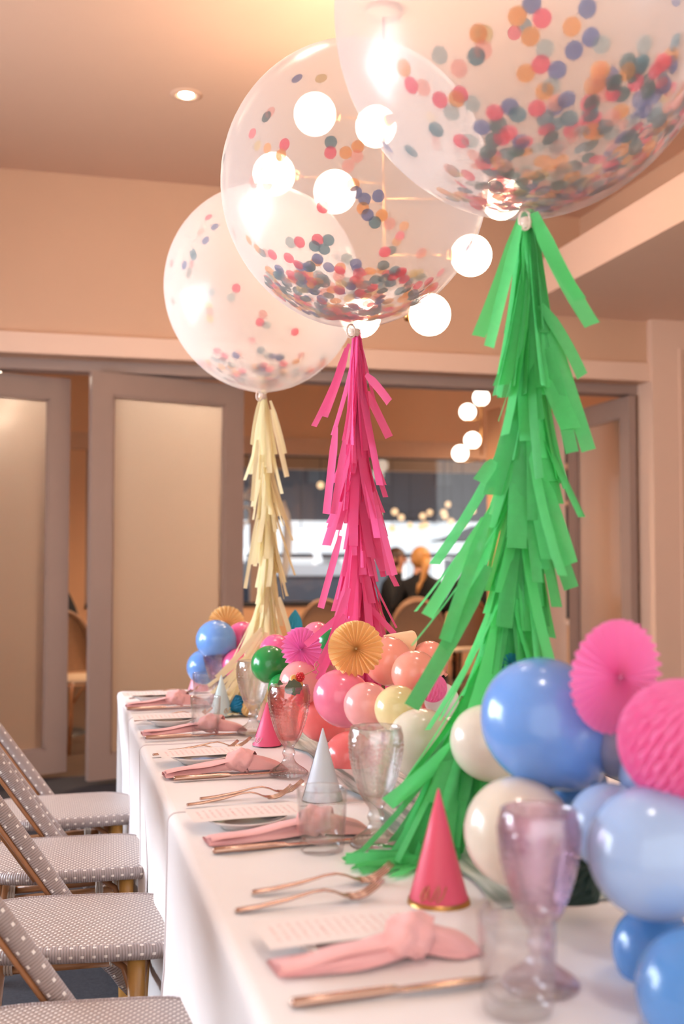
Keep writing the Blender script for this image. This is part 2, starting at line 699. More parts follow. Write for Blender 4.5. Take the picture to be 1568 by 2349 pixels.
CONF = [paper('confetti_rose', (240, 76, 104), 0.5, 0.2, 0.1), paper('confetti_orange', (238, 158, 74), 0.5, 0.2, 0.1),
        paper('confetti_teal', (84, 130, 142), 0.5, 0.22, 0.1), paper('confetti_indigo', (92, 104, 160), 0.5, 0.22, 0.1),
        paper('confetti_blush', (244, 170, 156), 0.5, 0.4, 0.1), paper('confetti_mist', (170, 186, 184), 0.5, 0.4, 0.1),
        paper('confetti_sand', (226, 196, 130), 0.5, 0.35, 0.1), paper('confetti_pine', (56, 96, 96), 0.5, 0.18, 0.1)]
M_MEMB = membrane('clear_balloon_skin', 0.27)
M_MEMB2 = membrane('clear_balloon_skin_milky', 0.48)

# ------------------------------------------------------------------ room shell
XL, XR, CEIL, YB = -2.6, 4.3, 3.3, 6.0
struct('floor', MB().box((XL, -1.6, -0.1), (XR, 6.35, 0)), M_CARPET)
struct('ceiling', MB().box((XL, -1.6, CEIL), (3.2, YB + 0.35, CEIL + 0.1)), M_CEIL)
struct('wall_back', MB().box((XL, YB, 2.31), (XR, YB + 0.35, CEIL)), M_WALL)
struct('trim_1', MB().box((XL, YB - 0.035, 2.31), (3.52, YB, 2.42)), M_TRIM)
struct('wall_right', MB().box((3.07, -1.6, 2.9), (3.2, YB, CEIL)), M_WALL)
struct('wall_right_lower', MB().box((XR, -1.6, 0), (XR + 0.1, YB + 0.35, 2.9)), M_WALL)
struct('trim_2', MB().box((2.62, -1.6, 2.69), (XR, YB, 2.9)), M_TRIM)
# left wall with its window bay (beyond the frame, lets the daylight in)
WY0, WY1, WZ0, WZ1 = 1.7, 5.1, 0.45, 1.90
mb = MB()
mb.box((XL - 0.15, -1.6, 0), (XL, WY0, CEIL)).box((XL - 0.15, WY1, 0), (XL, YB + 0.35, CEIL))
mb.box((XL - 0.15, WY0, 0), (XL, WY1, WZ0)).box((XL - 0.15, WY0, WZ1), (XL, WY1, CEIL))
wl = struct('wall_left', mb, M_WALL)
wf = struct('window_1', MB().box((XL - 0.11, WY0, WZ0), (XL - 0.05, WY1, WZ0 + 0.05)).box((XL - 0.11, WY0, WZ1 - 0.05), (XL - 0.05, WY1, WZ1)), M_TRIM)
for k in range(5):
    y = WY0 + (WY1 - WY0) * k / 4
    struct('mullion', MB().box((XL - 0.11, y - 0.03, WZ0), (XL - 0.05, y + 0.03, WZ1)), M_TRIM, wf)
# pilaster that closes the opening on the right, with its panel moulding
pil = struct('wall_pilaster', MB().box((3.52, YB - 0.06, 0), (XR, YB + 0.35, 2.69)), M_TRIM)
mm = MB()
for (x0, x1, z0, z1) in ((3.70, 3.715, 0.3, 2.50), (4.1, 4.115, 0.3, 2.50)):
    mm.box((x0, YB - 0.072, z0), (x1, YB - 0.06, z1))
for (x0, x1, z0, z1) in ((3.70, 4.115, 2.5, 2.515), (3.70, 4.115, 0.285, 0.3)):
    mm.box((x0, YB - 0.072, z0), (x1, YB - 0.06, z1))
struct('panel_moulding', mm, M_TRIM, pil)

# frosted glass of the folding doors
mf, nt, out = new_mat('frosted_glass')
d = N(nt, 'ShaderNodeBsdfDiffuse')
d.inputs[0].default_value = lin((172, 152, 134))
t = N(nt, 'ShaderNodeBsdfTranslucent')
t.inputs[0].default_value = lin((240, 224, 210))
gl = N(nt, 'ShaderNodeBsdfGlossy')
gl.inputs['Roughness'].default_value = 0.12
m1 = N(nt, 'ShaderNodeMixShader')
m1.inputs[0].default_value = 0.72
nt.links.new(d.outputs[0], m1.inputs[1])
nt.links.new(t.outputs[0], m1.inputs[2])
m3 = N(nt, 'ShaderNodeMixShader')
m3.inputs[0].default_value = 0.05
nt.links.new(m1.outputs[0], m3.inputs[1])
nt.links.new(gl.outputs[0], m3.inputs[2])
nt.links.new(m3.outputs[0], out.inputs[0])
M_FROST = mf


def leaf(name, a, b, z0=0.03, z1=2.24, stile=0.12, mat=None, label=None):
    """one folding door leaf from floor point a to b, frame pieces + frosted pane"""
    a, b = Vector((a[0], a[1], 0)), Vector((b[0], b[1], 0))
    w = (b - a).length
    o = bpy.data.objects.new(name, None)
    COL.objects.link(o)
    o.location = a
    o.rotation_euler = (0, 0, math.atan2(b.y - a.y, b.x - a.x))
    o['kind'] = 'structure'
    mat = mat or M_DOOR
    T = 0.045
    for (x0, x1, za, zb, nm) in ((0, stile, z0, z1, 'stile'), (w - stile, w, z0, z1, 'stile'), (stile, w - stile, z1 - 0.12, z1, 'top_rail'), (stile, w - stile, z0, z0 + 0.13, 'bottom_rail')):
        MB().box((x0, -T / 2, za), (x1, T / 2, zb)).build(nm, mat, o, False)
    bead = MB()
    for s in (-1, 1):
        y0, y1 = (s * 0.006, s * 0.016) if s > 0 else (-0.016, -0.006)
        bead.box((stile, y0, z0 + 0.13), (stile + 0.014, y1, z1 - 0.12)).box((w - stile - 0.014, y0, z0 + 0.13), (w - stile, y1, z1 - 0.12))
        bead.box((stile, y0, z1 - 0.134), (w - stile, y1, z1 - 0.12)).box((stile, y0, z0 + 0.13), (w - stile, y1, z0 + 0.144))
    bead.build('glazing_bead', mat, o, False)
    MB().grid(lambda q, r: (stile + (w - 2 * stile) * q, 0.0, z0 + 0.13 + (z1 - z0 - 0.25) * r), 2, 2).build('pane', M_FROST, o, False)
    return o


leaf('door_1', (-0.79, 6.06), (0.06, 6.36))
leaf('door_2', (0.17, 6.05), (1.05, 6.34))
leaf('door_3', (3.47, 6.1), (3.47, 6.95))
leaf('door_4', (3.15, 7.0), (3.45, 7.02), stile=0.13, mat=M_TRIM)  # lighter trim colour stands in for light falling on this leaf
# door track under the lintel
struct('trim_3', MB().box((XL, 6.12, 2.25), (3.52, 6.26, 2.31)), M_DOOR)

# ------------------------------------------------------------------ next room
BY = 10.8
struct('floor_next_room', MB().box((XL, 6.35, -0.1), (6.5, BY, 0)), M_BACKFLOOR)
struct('ceiling_next_room', MB().box((XL, 6.35, 3.0), (6.5, BY, 3.1)), M_BACKWALL)
WX0, WX1, WZA, WZB = 0.27, 5.45, 0.78, 2.27
mb = MB().box((XL, BY, 0), (WX0, BY + 0.15, 3.0)).box((WX1, BY, 0), (6.5, BY + 0.15, 3.0))
mb.box((WX0, BY, 0), (WX1, BY + 0.15, WZA)).box((WX0, BY, WZB), (WX1, BY + 0.15, 3.0))
struct('wall_next_room', mb, M_BACKWALL)
struct('trim_4', MB().box((XL, BY - 0.05, 2.27), (6.5, BY, 2.44)), pm('next_room_trim', (206, 164, 134), 0.6))
struct('wall_next_room_left', MB().box((XL - 0.1, 6.35, 0), (XL, BY, 3.0)), M_BACKWALL)
struct('wall_next_room_right', MB().box((6.5, 6.35, 0), (6.6, BY, 3.0)), M_BACKWALL)
win = struct('window_2', MB().box((WX0, BY - 0.02, WZA - 0.04), (WX1, BY + 0.1, WZA)), M_DARKMETAL)
for (x, w_) in ((0.30, 0.03), (1.93, 0.05), (4.6, 0.05), (5.42, 0.03)):
    struct('window_post', MB().box((x - w_, BY + 0.01, WZA), (x + w_, BY + 0.09, WZB)), M_DOOR, win)
for (x0, x1) in ((0.33, 1.88), (1.98, 4.55), (4.65, 5.39)):
    struct('pane', MB().box((x0, BY + 0.045, WZA), (x1, BY + 0.053, WZB)), glass('window_pane_%d' % int(x0 * 100), (0.92, 0.93, 0.94), 1.0), win)
# white lettering strokes painted on the glass beside the post
lm = MB()
zc = at_y(566, 1130, BY)
for (u0, v0, u1, v1) in ((553, 1128, 573, 1148), (573, 1122, 553, 1152)):
    lm.tube([at_y(u0, v0, BY + 0.03), at_y(u1, v1, BY + 0.03)], 0.018, 6)
lm.tube([at_y(563 + 11 * cos(a), 1182 + 19 * sin(a), BY + 0.03) for a in [2 * PI * k / 20 for k in range(20)]], 0.016, 6, closed=True)
lm.tube([at_y(553, 1206, BY + 0.03), at_y(560, 1212, BY + 0.03)], 0.016, 6)
lm.build('window_lettering', pm('letter_white', (214, 210, 206), 0.6), win)
# curved white stroke seen right of the cream tassel, painted on the same glass
cm = MB().tube([at_y(u, v, BY + 0.03) for (u, v) in ((648, 1150), (656, 1180), (660, 1215), (658, 1260), (654, 1300), (646, 1340))], [0.02, 0.035, 0.045, 0.045, 0.045, 0.02], 8)
cm.build('window_lettering', MATS['letter_white'], win)

# ------------------------------------------------------------------ concourse outside the window
struct('ground_outside', MB().box((-2, BY + 0.15, -0.1), (14, 24, 0)), pm('paving', (150, 148, 150), 0.5))
struct('ceiling_outside', MB().box((-2, BY + 0.15, 3.0), (14, 24, 3.1)), M_DARKCEIL)
area_light('concourse_fill', (5.5, 15.0, 2.9), (5.5, 15.5, 0), 6.0, 3.0, 160, (0.9, 0.95, 1.0))  # added fill lamp, lifts the otherwise dark concourse
bm_ = thing('ceiling_beam', 'tan beam across the dark ceiling outside the window', 'beam', (2, 13.4, 2.35))
MB().box((-4, 0, 0), (10, 0.2, 0.14)).build('beam', M_BACKWALL, bm_, False)
MB().box((-4, 0.02, 0.14), (10, 0.18, 0.66)).build('fascia', M_DARKCEIL, bm_, False)
SY = 18.0
sf = thing('shop_front', 'brightly lit white shop front across the concourse', 'shop', (6, SY, 0))
M_FASCIA = pm('grey_fascia', (92, 92, 98), 0.7)
M_LITPANEL = emit('lit_panel', (0.92, 0.96, 1.0), 0.95)
M_LITDIM = emit('lit_interior', (0.95, 0.97, 1.0), 0.8)
MB().box((-6, 0, 1.86), (6, 0.3, 3.0)).build('fascia', M_FASCIA, sf, False)
for k in range(7):
    MB().box((-4.2 + k * 1.15, -0.05, 2.5), (-3.9 + k * 1.15, 0, 2.85)).build('bracket', pm('bracket_grey_%d' % k, (112, 112, 116), 0.7), sf, False)
for k in range(9):
    MB().box((-5.9 + k * 0.95, -0.04, 1.30), (-4.98 + k * 0.95, 0.02, 1.84)).build('lit_panel', M_LITPANEL, sf, False)
MB().box((-6, -0.06, 1.22), (6, 0.1, 1.30)).build('shelf_rail', M_FASCIA, sf, False)
sh = [(70, 78, 92), (150, 156, 166), (60, 62, 70), (108, 96, 92), (84, 92, 108), (134, 122, 116), (52, 50, 56), (146, 150, 158)]
for k in range(12):
    x = -5.9 + k * 0.72
    if k in (5, 6, 8):
        MB().box((x, 0.0, 0.3), (x + 0.5, 0.05, 1.2)).build('lit_bay', M_LITDIM, sf, False)
    else:
        MB().box((x, 0.02, 0.0), (x + 0.66, 0.1, 1.2)).build('display_bay', pm('bay_%d' % k, sh[k % 8], 0.5), sf, False)
for k, u in enumerate((742, 765, 805, 1050)):
    p = at_y(u, 1300, SY - 0.25)
    MB().box((p.x - 6 - 0.08, -0.3, 0), (p.x - 6 + 0.08, -0.14, 1.22)).build('column', pm('column_%d' % k, (206, 206, 206), 0.6), sf, False)
# white counter with a rounded hood, left part of the shop front
p = at_y(668, 1270, 16.5)
ct = thing('white_counter', 'white counter under a rounded white hood outside', 'counter', (p.x, 16.5, 0))
MB().box((-0.55, 0, 0.95), (1.0, 0.5, 1.12)).build('counter_top', pm('counter_white', (222, 224, 228), 0.5), ct, False)
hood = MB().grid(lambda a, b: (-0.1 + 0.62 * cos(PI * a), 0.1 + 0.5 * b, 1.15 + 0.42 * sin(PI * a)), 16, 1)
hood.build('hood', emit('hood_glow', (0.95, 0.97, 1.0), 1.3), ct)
MB().box((-0.5, 0.05, 0), (0.95, 0.45, 0.95)).build('counter_base', pm('counter_grey', (92, 96, 106), 0.6), ct, False)
for k, (u, v) in enumerate(((690, 1222),)):
    p = at_y(u, v, 15.0)
    pl = thing('dome_pendant', 'small white dome pendant lamp outside the window', 'lamp', p)
    MB().lathe([(0.0, 0.05), (0.05, 0.04), (0.085, 0.0), (0.07, -0.045), (0.0, -0.07)], 20).build('shade', emit('dome_glow', (0.96, 0.97, 1.0), 2.2), pl)
    MB().tube([(0, 0, 0.05), (0, 0, 3.0 - p.z)], 0.006, 6).build('cord', M_DARKMETAL, pl)
# black parasol outside
p = at_y(1085, 1226, 14.5)
um = thing('black_parasol', 'black parasol standing outside behind the green tassel', 'parasol', (p.x, 14.5, 0))
MB().lathe([(0.62, p.z - 0.1), (0.3, p.z), (0.02, p.z + 0.12)], 16).build('canopy', M_BLACK, um)
MB().tube([(0, 0, 0), (0, 0, p.z + 0.1)], 0.02, 8).build('pole', M_DARKMETAL, um)
# string lights: warm bulbs hung in rows
sl = thing('string_lights', 'warm round bulbs strung in rows under the outside ceiling', 'string lights', (4.5, 13.0, 2.2))
M_FEST = emit('festoon_glow', (1.0, 0.62, 0.34), 1.25)
base = Vector((4.5, 13.0, 2.2))
fb = MB().sphere((0, 0, 0), 0.042, 14, 8).mesh('bulb', M_FEST)
fest = [(905, 1174), (920, 1187), (940, 1205), (969, 1184), (985, 1176), (975, 1204), (966, 1208), (1027, 1157), (1017, 1176), (1020, 1184), (1034, 1197), (1061, 1203), (1084, 1172), (899, 1212), (868, 1180), (735, 1113), (845, 1196)]
rows = {}
for k, (u, v) in enumerate(fest):
    Y = 12.2 + (k * 7 % 5) * 0.35
    o = link('bulb', fb, sl, at_y(u, v, Y) - base)
    rows.setdefault(round(Y, 2), []).append(o.location.copy())
for Y, pts in rows.items():
    pts.sort(key=lambda q: q.x)
    if len(pts) > 1:
        w = MB()
        for a, b in zip(pts, pts[1:]):
            w.tube([a + Vector((0, 0, .05)), (a + b) / 2 + Vector((0, 0, 0.0)), b + Vector((0, 0, .05))], 0.004, 5)
        w.tube([pts[0] + Vector((0, 0, .05)), (pts[0].x, pts[0].y, 0.8)], 0.004, 5).tube([pts[-1] + Vector((0, 0, .05)), (pts[-1].x, pts[-1].y, 0.8)], 0.004, 5)
        w.build('wire', M_DARKMETAL, sl)

# ------------------------------------------------------------------ banquet table and its cloths
TX0, TX1, TY0, TY1, TZ = 0.215, 1.15, 0.15, 3.95, 0.75
tb = thing('banquet_table', 'long banquet table hidden under white cloths', 'table', ((TX0 + TX1) / 2, 2.05, 0))
hw, hl = (TX1 - TX0) / 2 - 0.01, (TY1 - TY0) / 2 - 0.01
M_WOOD = pm('plywood', (170, 130, 92), 0.6, var=0.15)
MB().box((-hw, -hl, 0.71), (hw, hl, 0.742)).build('table_top', M_WOOD, tb, False)
for sx in (-1, 1):
    for y in (-1.75, 0, 1.75):
        MB().tube([(sx * 0.36, y, 0), (sx * 0.36, y, 0.71)], 0.02, 8).build('leg', M_DARKMETAL, tb)


def cloth(y0, y1, lift, seed, label, drop_z=0.05, end=False, flare0=0.0, flare1=0.0):
    rnd = random.Random(seed)
    ph = [rnd.uniform(0, 6.28) for _ in range(6)]
    z = TZ + lift
    xl, xr = TX0 - lift * 1.5, TX1 + lift * 1.5
    R = 0.016
    path = []                                    # (x, z, dropdepth, side)
    nd = 22
    for i in range(nd):
        t = i / (nd - 1)
        path.append((xl, drop_z + (z - R - drop_z) * t, 1 - t, -1))
    for i in range(1, 6):
        a = PI / 2 * i / 5
        path.append((xl + R * (1 - cos(a)), z - R + R * sin(a), 0, -1))
    nt_ = 14
    for i in range(1, nt_):
        path.append((xl + R + (xr - xl - 2 * R) * i / nt_, z, -1, 0))
    for i in range(0, 6):
        a = PI / 2 * i / 5
        path.append((xr - R * (1 - sin(a)), z - R + R * cos(a), 0, 1))
    for i in range(1, 9):
        t = i / 8
        path.append((xr, z - R + (drop_z - z + R) * t, t, 1))
    ny = max(12, int((y1 - y0) / 0.022))
    vs, fs = [], []
    for j in range(ny + 1):
        y = y0 + (y1 - y0) * j / ny
        fold = 0.5 + 0.5 * sin(15 * y + ph[0] + 1.3 * sin(4.1 * y + ph[1]))
        fold2 = 0.5 + 0.5 * sin(33 * y + ph[2])
        e0, e1 = math.exp(-(y - y0) / 0.05), math.exp(-(y1 - y) / 0.05)
        for (x, zz, d, s) in path:
            if d >= 0 and s:
                amp = 0.030 * d ** 1.2 * fold + 0.006 * d * fold2 - 0.022 * min(1, 2.6 * d)
                amp += (flare0 * e0 + flare1 * e1) * min(1, d * 2.2)
                yy = y + 0.02 * d * sin(9 * y + ph[3]) - (0.03 * d * e0 - 0.0 * d * e1)
                vs.append((x + s * amp, yy, zz))
            else:
                vs.append((x, y, zz + (0.0012 * sin(21 * x + 7 * y + ph[4]) + 0.001 * sin(33 * y + 9 * x + ph[5]))))
    n = len(path)
    for j in range(ny):
        for i in range(n - 1):
            a = j * n + i
            fs.append((a, a + 1, a + n + 1, a + n))
    m = MB()
    m.add(vs, fs)
    if end:                                       # the drop at the far end of the table
        def endf(a, b):
            x = xl + (xr - xl) * a
            d = b
            f = 0.5 + 0.5 * sin(17 * x + ph[2])
            return (x, y1 + 0.004 + 0.05 * d * f + 0.02 * d, z - 0.002 - (z - drop_z) * d)
        m.grid(endf, 30, 16)
    o = tag(m.build('tablecloth', M_CLOTH), label, 'tablecloth', 'white cloths on the banquet table')
    # sewn hems along both cut edges
    for j in (0, ny):
        pts = [Vector(vs[j * n + i]) + Vector((0, 0, 0.0005)) for i in range(0, n)]
        MB().tube(pts, 0.0022, 5).build('hem', M_HEM, o)
    return o


cloth(3.2, TY1, 0.000, 1, 'white tablecloth over the far end of the banquet table', end=True)
cloth(2.72, 3.29, 0.003, 2, 'white tablecloth overlapping the far end cloth, second from the doors', flare1=0.012)
cloth(1.95, 2.78, 0.006, 3, 'white tablecloth in the middle of the banquet table', flare1=0.014)
cloth(0.15, 2.02, 0.009, 4, 'white tablecloth nearest the camera with its hem hanging beside the chairs', flare1=0.02)
TOP = TZ + 0.0095
# tissue paper runner down the middle
rn = MB().grid(lambda a, b: (0.56 + 0.30 * b + 0.02 * sin(9 * a * 3.4), 1.36 + 2.5 * a, TOP + 0.001 + 0.004 * abs(sin(37 * a + 5 * b))), 90, 6)
tag(rn.build('table_runner', M_RUNNER), 'grey green and white streaked runner under the balloons', 'runner')


# ------------------------------------------------------------------ woven bistro chairs
def make_chair(label):
    t = thing('bistro_chair', label, 'chair', group='woven bistro chairs along the table')
    A, B, ZS = 0.215, 0.168, 0.458

    def outline(a, k=1.0, n=4.0):
        ca, sa = cos(a), sin(a)
        r = 1.0 / ((abs(ca) ** n + abs(sa) ** n) ** (1 / n))
        return (A * k * r * ca, B * k * r * sa)

    def dip(x, y):
        return 0.010 * (1 - (x / A) ** 2) * 0.0 + (-0.016 * max(0, (x - 0.10) / 0.115) ** 2) + 0.006 * (1 - (y / B) ** 2)
    vs, fs, uv = [(0, 0, ZS + 0.008 + dip(0, 0))], [], [(0, 0)]
    nr, na = 10, 64
    for i in range(1, nr + 1):
        for k in range(na):
            x, y = outline(2 * PI * k / na, i / nr)
            vs.append((x, y, ZS + 0.008 + dip(x, y)))
            uv.append((x, y))
    for k in range(na):
        fs.append((0, 1 + k, 1 + (k + 1) % na))
    for i in range(nr - 1):
        for k in range(na):
            a, b = 1 + i * na + k, 1 + i * na + (k + 1) % na
            fs.append((a, a + na, b + na, b))
    MB().add(vs, fs, uv).build('seat', M_SEAT, t)
    rim = []
    for k in range(80):
        x, y = outline(2 * PI * k / 80)
        rim.append((x, y, ZS - 0.006 + dip(x, y)))
    MB().tube(rim, 0.016, 12, closed=True).build('seat_rim', M_RIMW, t)
    # bamboo legs
    for s in (-1, 1):
        MB().tube([(0.128, s * 0.142, 0), (0.128, s * 0.142, 0.2), (0.128, s * 0.142, 0.45)], [0.015, 0.018, 0.018], 10).build('leg', M_BAMBOO2, t)
        MB().tube([(-0.23, s * 0.142, 0), (-0.20, s * 0.142, 0.22), (-0.18, s * 0.142, 0.45)], [0.014, 0.016, 0.016], 10).build('leg', M_BAMBOO, t)
        # side stretchers (double canes) and their bindings
        st = MB().tube([(-0.20, s * 0.164, 0.33), (0.128, s * 0.164, 0.345)], 0.011, 8).build('stretcher', M_BAMBOO, t)
        MB().tube([(-0.20, s * 0.146, 0.312), (0.128, s * 0.146, 0.325)], 0.009, 8).build('cane', M_BAMBOO, st)
        for x in (0.105, 0.06, -0.17):
            zz = 0.33 + 0.015 * (x + 0.2) / 0.33
            bd = MB()
            for q in (-0.007, 0, 0.007):
                bd.tube([(x + q, s * 0.156 + 0.023 * cos(a), zz - 0.008 + 0.021 * sin(a)) for a in [2 * PI * k / 12 for k in range(12)]], 0.0035, 5, closed=True)
            bd.build('binding', M_BIND, st)
        # back post: leans far back, passes the side of the seat
        p0, p1 = Vector((0.10, s * 0.202, 0.23)), Vector((-0.40, s * 0.202, 0.93))
        pts = [p0.lerp(p1, k / 24) for k in range(25)]
        po = MB().tube(pts, [0.014] + [0.019] * 23 + [0.017], 12).build('back_post', M_POSTW, t)
        off = Vector((-0.020, -s * 0.008, -0.010))
        MB().tube([pts[8] + off, pts[16] + off, pts[24] + off], 0.0058, 8).build('cane_rod', M_BAMBOO, po)
    fr = MB().tube([(0.128, -0.142, 0.335), (0.128, 0.142, 0.335)], 0.010, 8).build('stretcher', M_BAMBOO, t)
    MB().tube([(-0.20, -0.142, 0.31), (-0.20, 0.142, 0.31)], 0.010, 8).build('stretcher', M_BAMBOO, t)
    # curved braces under the seat
    for s in (-1, 1):
        MB().tube([(0.128, s * 0.142, 0.335), (0.10, s * 0.10, 0.40), (0.03, s * 0.07, 0.44)], 0.007, 8).build('brace', M_BAMBOO, t)
    # arched top of the back and its woven panel
    arch = [(-0.40 - 0.03 * sin(PI * k / 16), 0.202 * cos(PI * k / 16), 0.93 + 0.09 * sin(PI * k / 16)) for k in range(17)]
    MB().tube(arch, 0.018, 10).build('top_rail', M_POSTW, t)

    def panel(a, b):
        y = -0.192 + 0.384 * b
        z = 0.74 + 0.19 * a + 0.085 * a * max(0, 1 - (y / 0.2) ** 2) ** 0.5
        return (0.10 - 0.714 * (z - 0.23) - 0.012, y, z)
    MB().grid(panel, 8, 12, lambda a, b: (0.3 * a, 0.44 * b)).build('back_panel', M_SEAT, t)
    return t


chair_specs = [(1.78, 0.055, -0.12, 'woven grey bistro chair nearest the camera, cut off by the lower left corner'),
               (2.385, 0.055, -0.14, 'woven grey bistro chair second from the camera with golden leg showing'),
               (2.925, 0.055, -0.05, 'woven grey bistro chair third from the camera'),
               (3.475, 0.05, 0.03, 'woven grey bistro chair farthest along the table, nearest the glass doors')]
ch0 = None
for (y, dx, rz, lab) in chair_specs:
    if ch0 is None:
        ch0 = make_chair(lab)
        o = ch0
    else:
        o = copy_tree(ch0)
        o['label'] = lab
    o.location = (0.0 + dx, y, 0)
    o.rotation_euler = (0, 0, rz)


# ------------------------------------------------------------------ tableware
def fork_mesh():
    """rose gold fork along +x, handle end at x=0, tines at 0.205"""
    prof = [(0.000, 0.0050, 0.0035), (0.004, 0.0075, 0.004), (0.03, 0.0070, 0.0055), (0.07, 0.0050, 0.0105), (0.105, 0.0036, 0.0175), (0.122, 0.0034, 0.0185),
            (0.136, 0.0050, 0.0150), (0.148, 0.0100, 0.0095), (0.158, 0.0118, 0.0065)]
    m = MB()
    vs, fs = [], []
    for (x, w, z) in prof:
        th = 0.0016 + (0.0008 if x < 0.1 else 0)
        for k in range(8):
            a = 2 * PI * k / 8
            vs.append((x, w * cos(a), z + th * sin(a)))
    for i in range(len(prof) - 1):
        for k in range(8):
            fs.append((i * 8 + k, i * 8 + (k + 1) % 8, (i + 1) * 8 + (k + 1) % 8, (i + 1) * 8 + k))
    fs.append(tuple(range(7, -1, -1)))
    m.add(vs, fs)
    for q in (-1.5, -0.5, 0.5, 1.5):
        y = q * 0.0066
        m.tube([(0.155, y * 0.95, 0.0068), (0.168, y, 0.006), (0.180, y, 0.009), (0.193, y, 0.0165), (0.205, y, 0.027)], [0.0021, 0.0020, 0.0019, 0.0016, 0.0008], 6)
    return m.mesh('fork', M_COPPER)


def knife_mesh():
    m = MB()
    prof = [(0.0, 0.0035, 0.0035), (0.003, 0.0070, 0.0050), (0.05, 0.0066, 0.0052), (0.10, 0.0056, 0.0050), (0.115, 0.0050, 0.0042), (0.122, 0.0075, 0.0016), (0.16, 0.0092, 0.0012), (0.20, 0.0092, 0.0011), (0.225, 0.0062, 0.0009), (0.236, 0.0015, 0.0006)]
    vs, fs = [], []
    for (x, w, th) in prof:
        for k in range(10):
            a = 2 * PI * k / 10
            vs.append((x, w * cos(a) - (0.002 if x > 0.12 else 0), 0.0054 + th * sin(a)))
    for i in range(len(prof) - 1):
        for k in range(10):
            fs.append((i * 10 + k, i * 10 + (k + 1) % 10, (i + 1) * 10 + (k + 1) % 10, (i + 1) * 10 + k))
    fs.append(tuple(range(9, -1, -1)))
    fs.append(tuple(90 + k for k in range(10)))
    return m.add(vs, fs).mesh('knife', M_COPPER)


def goblet_mesh(mat):
    """pressed glass goblet: ribbed foot, knobbed stem, bowl with arches and diamonds"""
    H = 0.19
    outer = []
    foot = [(0.000, 0.0405), (0.0025, 0.0415), (0.006, 0.0405), (0.012, 0.033), (0.018, 0.0235), (0.025, 0.0155), (0.032, 0.0118), (0.037, 0.0105), (0.041, 0.0125), (0.045, 0.0142), (0.050, 0.0125), (0.055, 0.0105), (0.060, 0.0112), (0.064, 0.0145)]
    n = 96
    vs, fs = [], []

    def ring(r, z, fn=None):
        o = len(vs)
        for k in range(n):
            a = 2 * PI * k / n
            q = fn(a, r, z) if fn else r
            vs.append((q * cos(a), q * sin(a), z))
        return o
    rings = []
    ctr0 = len(vs)
    vs.append((0, 0, 0.001))
    for (z, r) in foot:
        amp = 0.0026 * max(0, min(1, (0.030 - z) / 0.012)) + 0.0006
        rings.append(ring(r, z, lambda a, rr, zz, A=amp: rr + A * abs(cos(14 * a)) - A * 0.5))

    def bowl(t):
        return 0.0145 + (0.0445 - 0.0145) * sin(min(1.0, t * 1.12) * PI / 2) ** 0.82 - 0.0032 * max(0, (t - 0.82) / 0.18) ** 2

    def relief(a, rr, zz):
        t = (zz - 0.064) / (H - 0.064)
        if t > 0.93:
            return rr
        seg = 6
        w = (a * seg / (2 * PI)) % 1.0 - 0.5                    # -0.5..0.5 inside one arch
        zt = 0.84 - 0.34 * (abs(w) / 0.5) ** 2.4                # arch line height
        env = min(1, t / 0.12)
        h = 0.0
        for off in (0.0, 0.055):
            h += 0.0022 * math.exp(-((t - zt + off) / 0.016) ** 2) if t > 0.5 else 0
        if t < zt - 0.09:
            side = abs(abs(w) - 0.44)
            h += 0.0020 * math.exp(-(side / 0.03) ** 2)
            if abs(w) < 0.38:
                h += 0.0021 * max(abs(sin(PI * (t * 9 + w * 6))), abs(sin(PI * (t * 9 - w * 6)))) ** 4
        elif t > zt + 0.03:
            h += 0.0008 * (sin(61 * a) * sin(150 * t))
        return rr + h * env
    nb = 54
    for i in range(1, nb + 1):
        t = i / nb
        rings.append(ring(bowl(t), 0.064 + (H - 0.064) * t, relief))
    # rim and inside
    rings.append(ring(bowl(1) - 0.0012, H + 0.0006))
    for i in range(14):
        t = 1 - i / 14 * 0.92
        rings.append(ring(max(0.004, bowl(t) - 0.0026), 0.064 + (H - 0.064) * t))
    ctr1 = len(vs)
    vs.append((0, 0, 0.071))
    for i in range(len(rings) - 1):
        a, b = rings[i], rings[i + 1]
        for k in range(n):
            k2 = (k + 1) % n
            fs.append((a + k, a + k2, b + k2, b + k))
    for k in range(n):
        fs.append((ctr0, rings[0] + (k + 1) % n, rings[0] + k))
        fs.append((ctr1, rings[-1] + k, rings[-1] + (k + 1) % n))
    return MB().add(vs, fs).mesh('goblet', mat)


def tumbler_mesh():
    """rocks tumbler: round rim, squarish pinched lower body, heavy base"""
    H, n = 0.100, 64

    def sq(a, k):
        e = 2 + 3.2 * k
        aa = a + 0.35
        r = 1 / ((abs(cos(aa)) ** e + abs(sin(aa)) ** e) ** (1 / e))
        return 1 + (r - 1) * 0.75
    outer = [(0.030, 0.0, 0), (0.0335, 0.002, .1), (0.0345, 0.012, .25), (0.0350, 0.03, .35), (0.0370, 0.06, .25), (0.0395, 0.088, .05), (0.0400, H - 0.002, 0), (0.0394, H, 0)]
    inner = [(0.0380, H - 0.002, 0), (0.0374, 0.088, .1), (0.0345, 0.06, .5), (0.0318, 0.03, .7), (0.030, 0.019, .6), (0.022, 0.015, .3)]
    prof = outer + inner
    m = MB()
    m.lathe([(r, z) for (r, z, k) in prof], n, fr=lambda a, i: sq(a, prof[i][2]), cap0=True, cap1=True)
    return m.mesh('tumbler', M_GLASS)


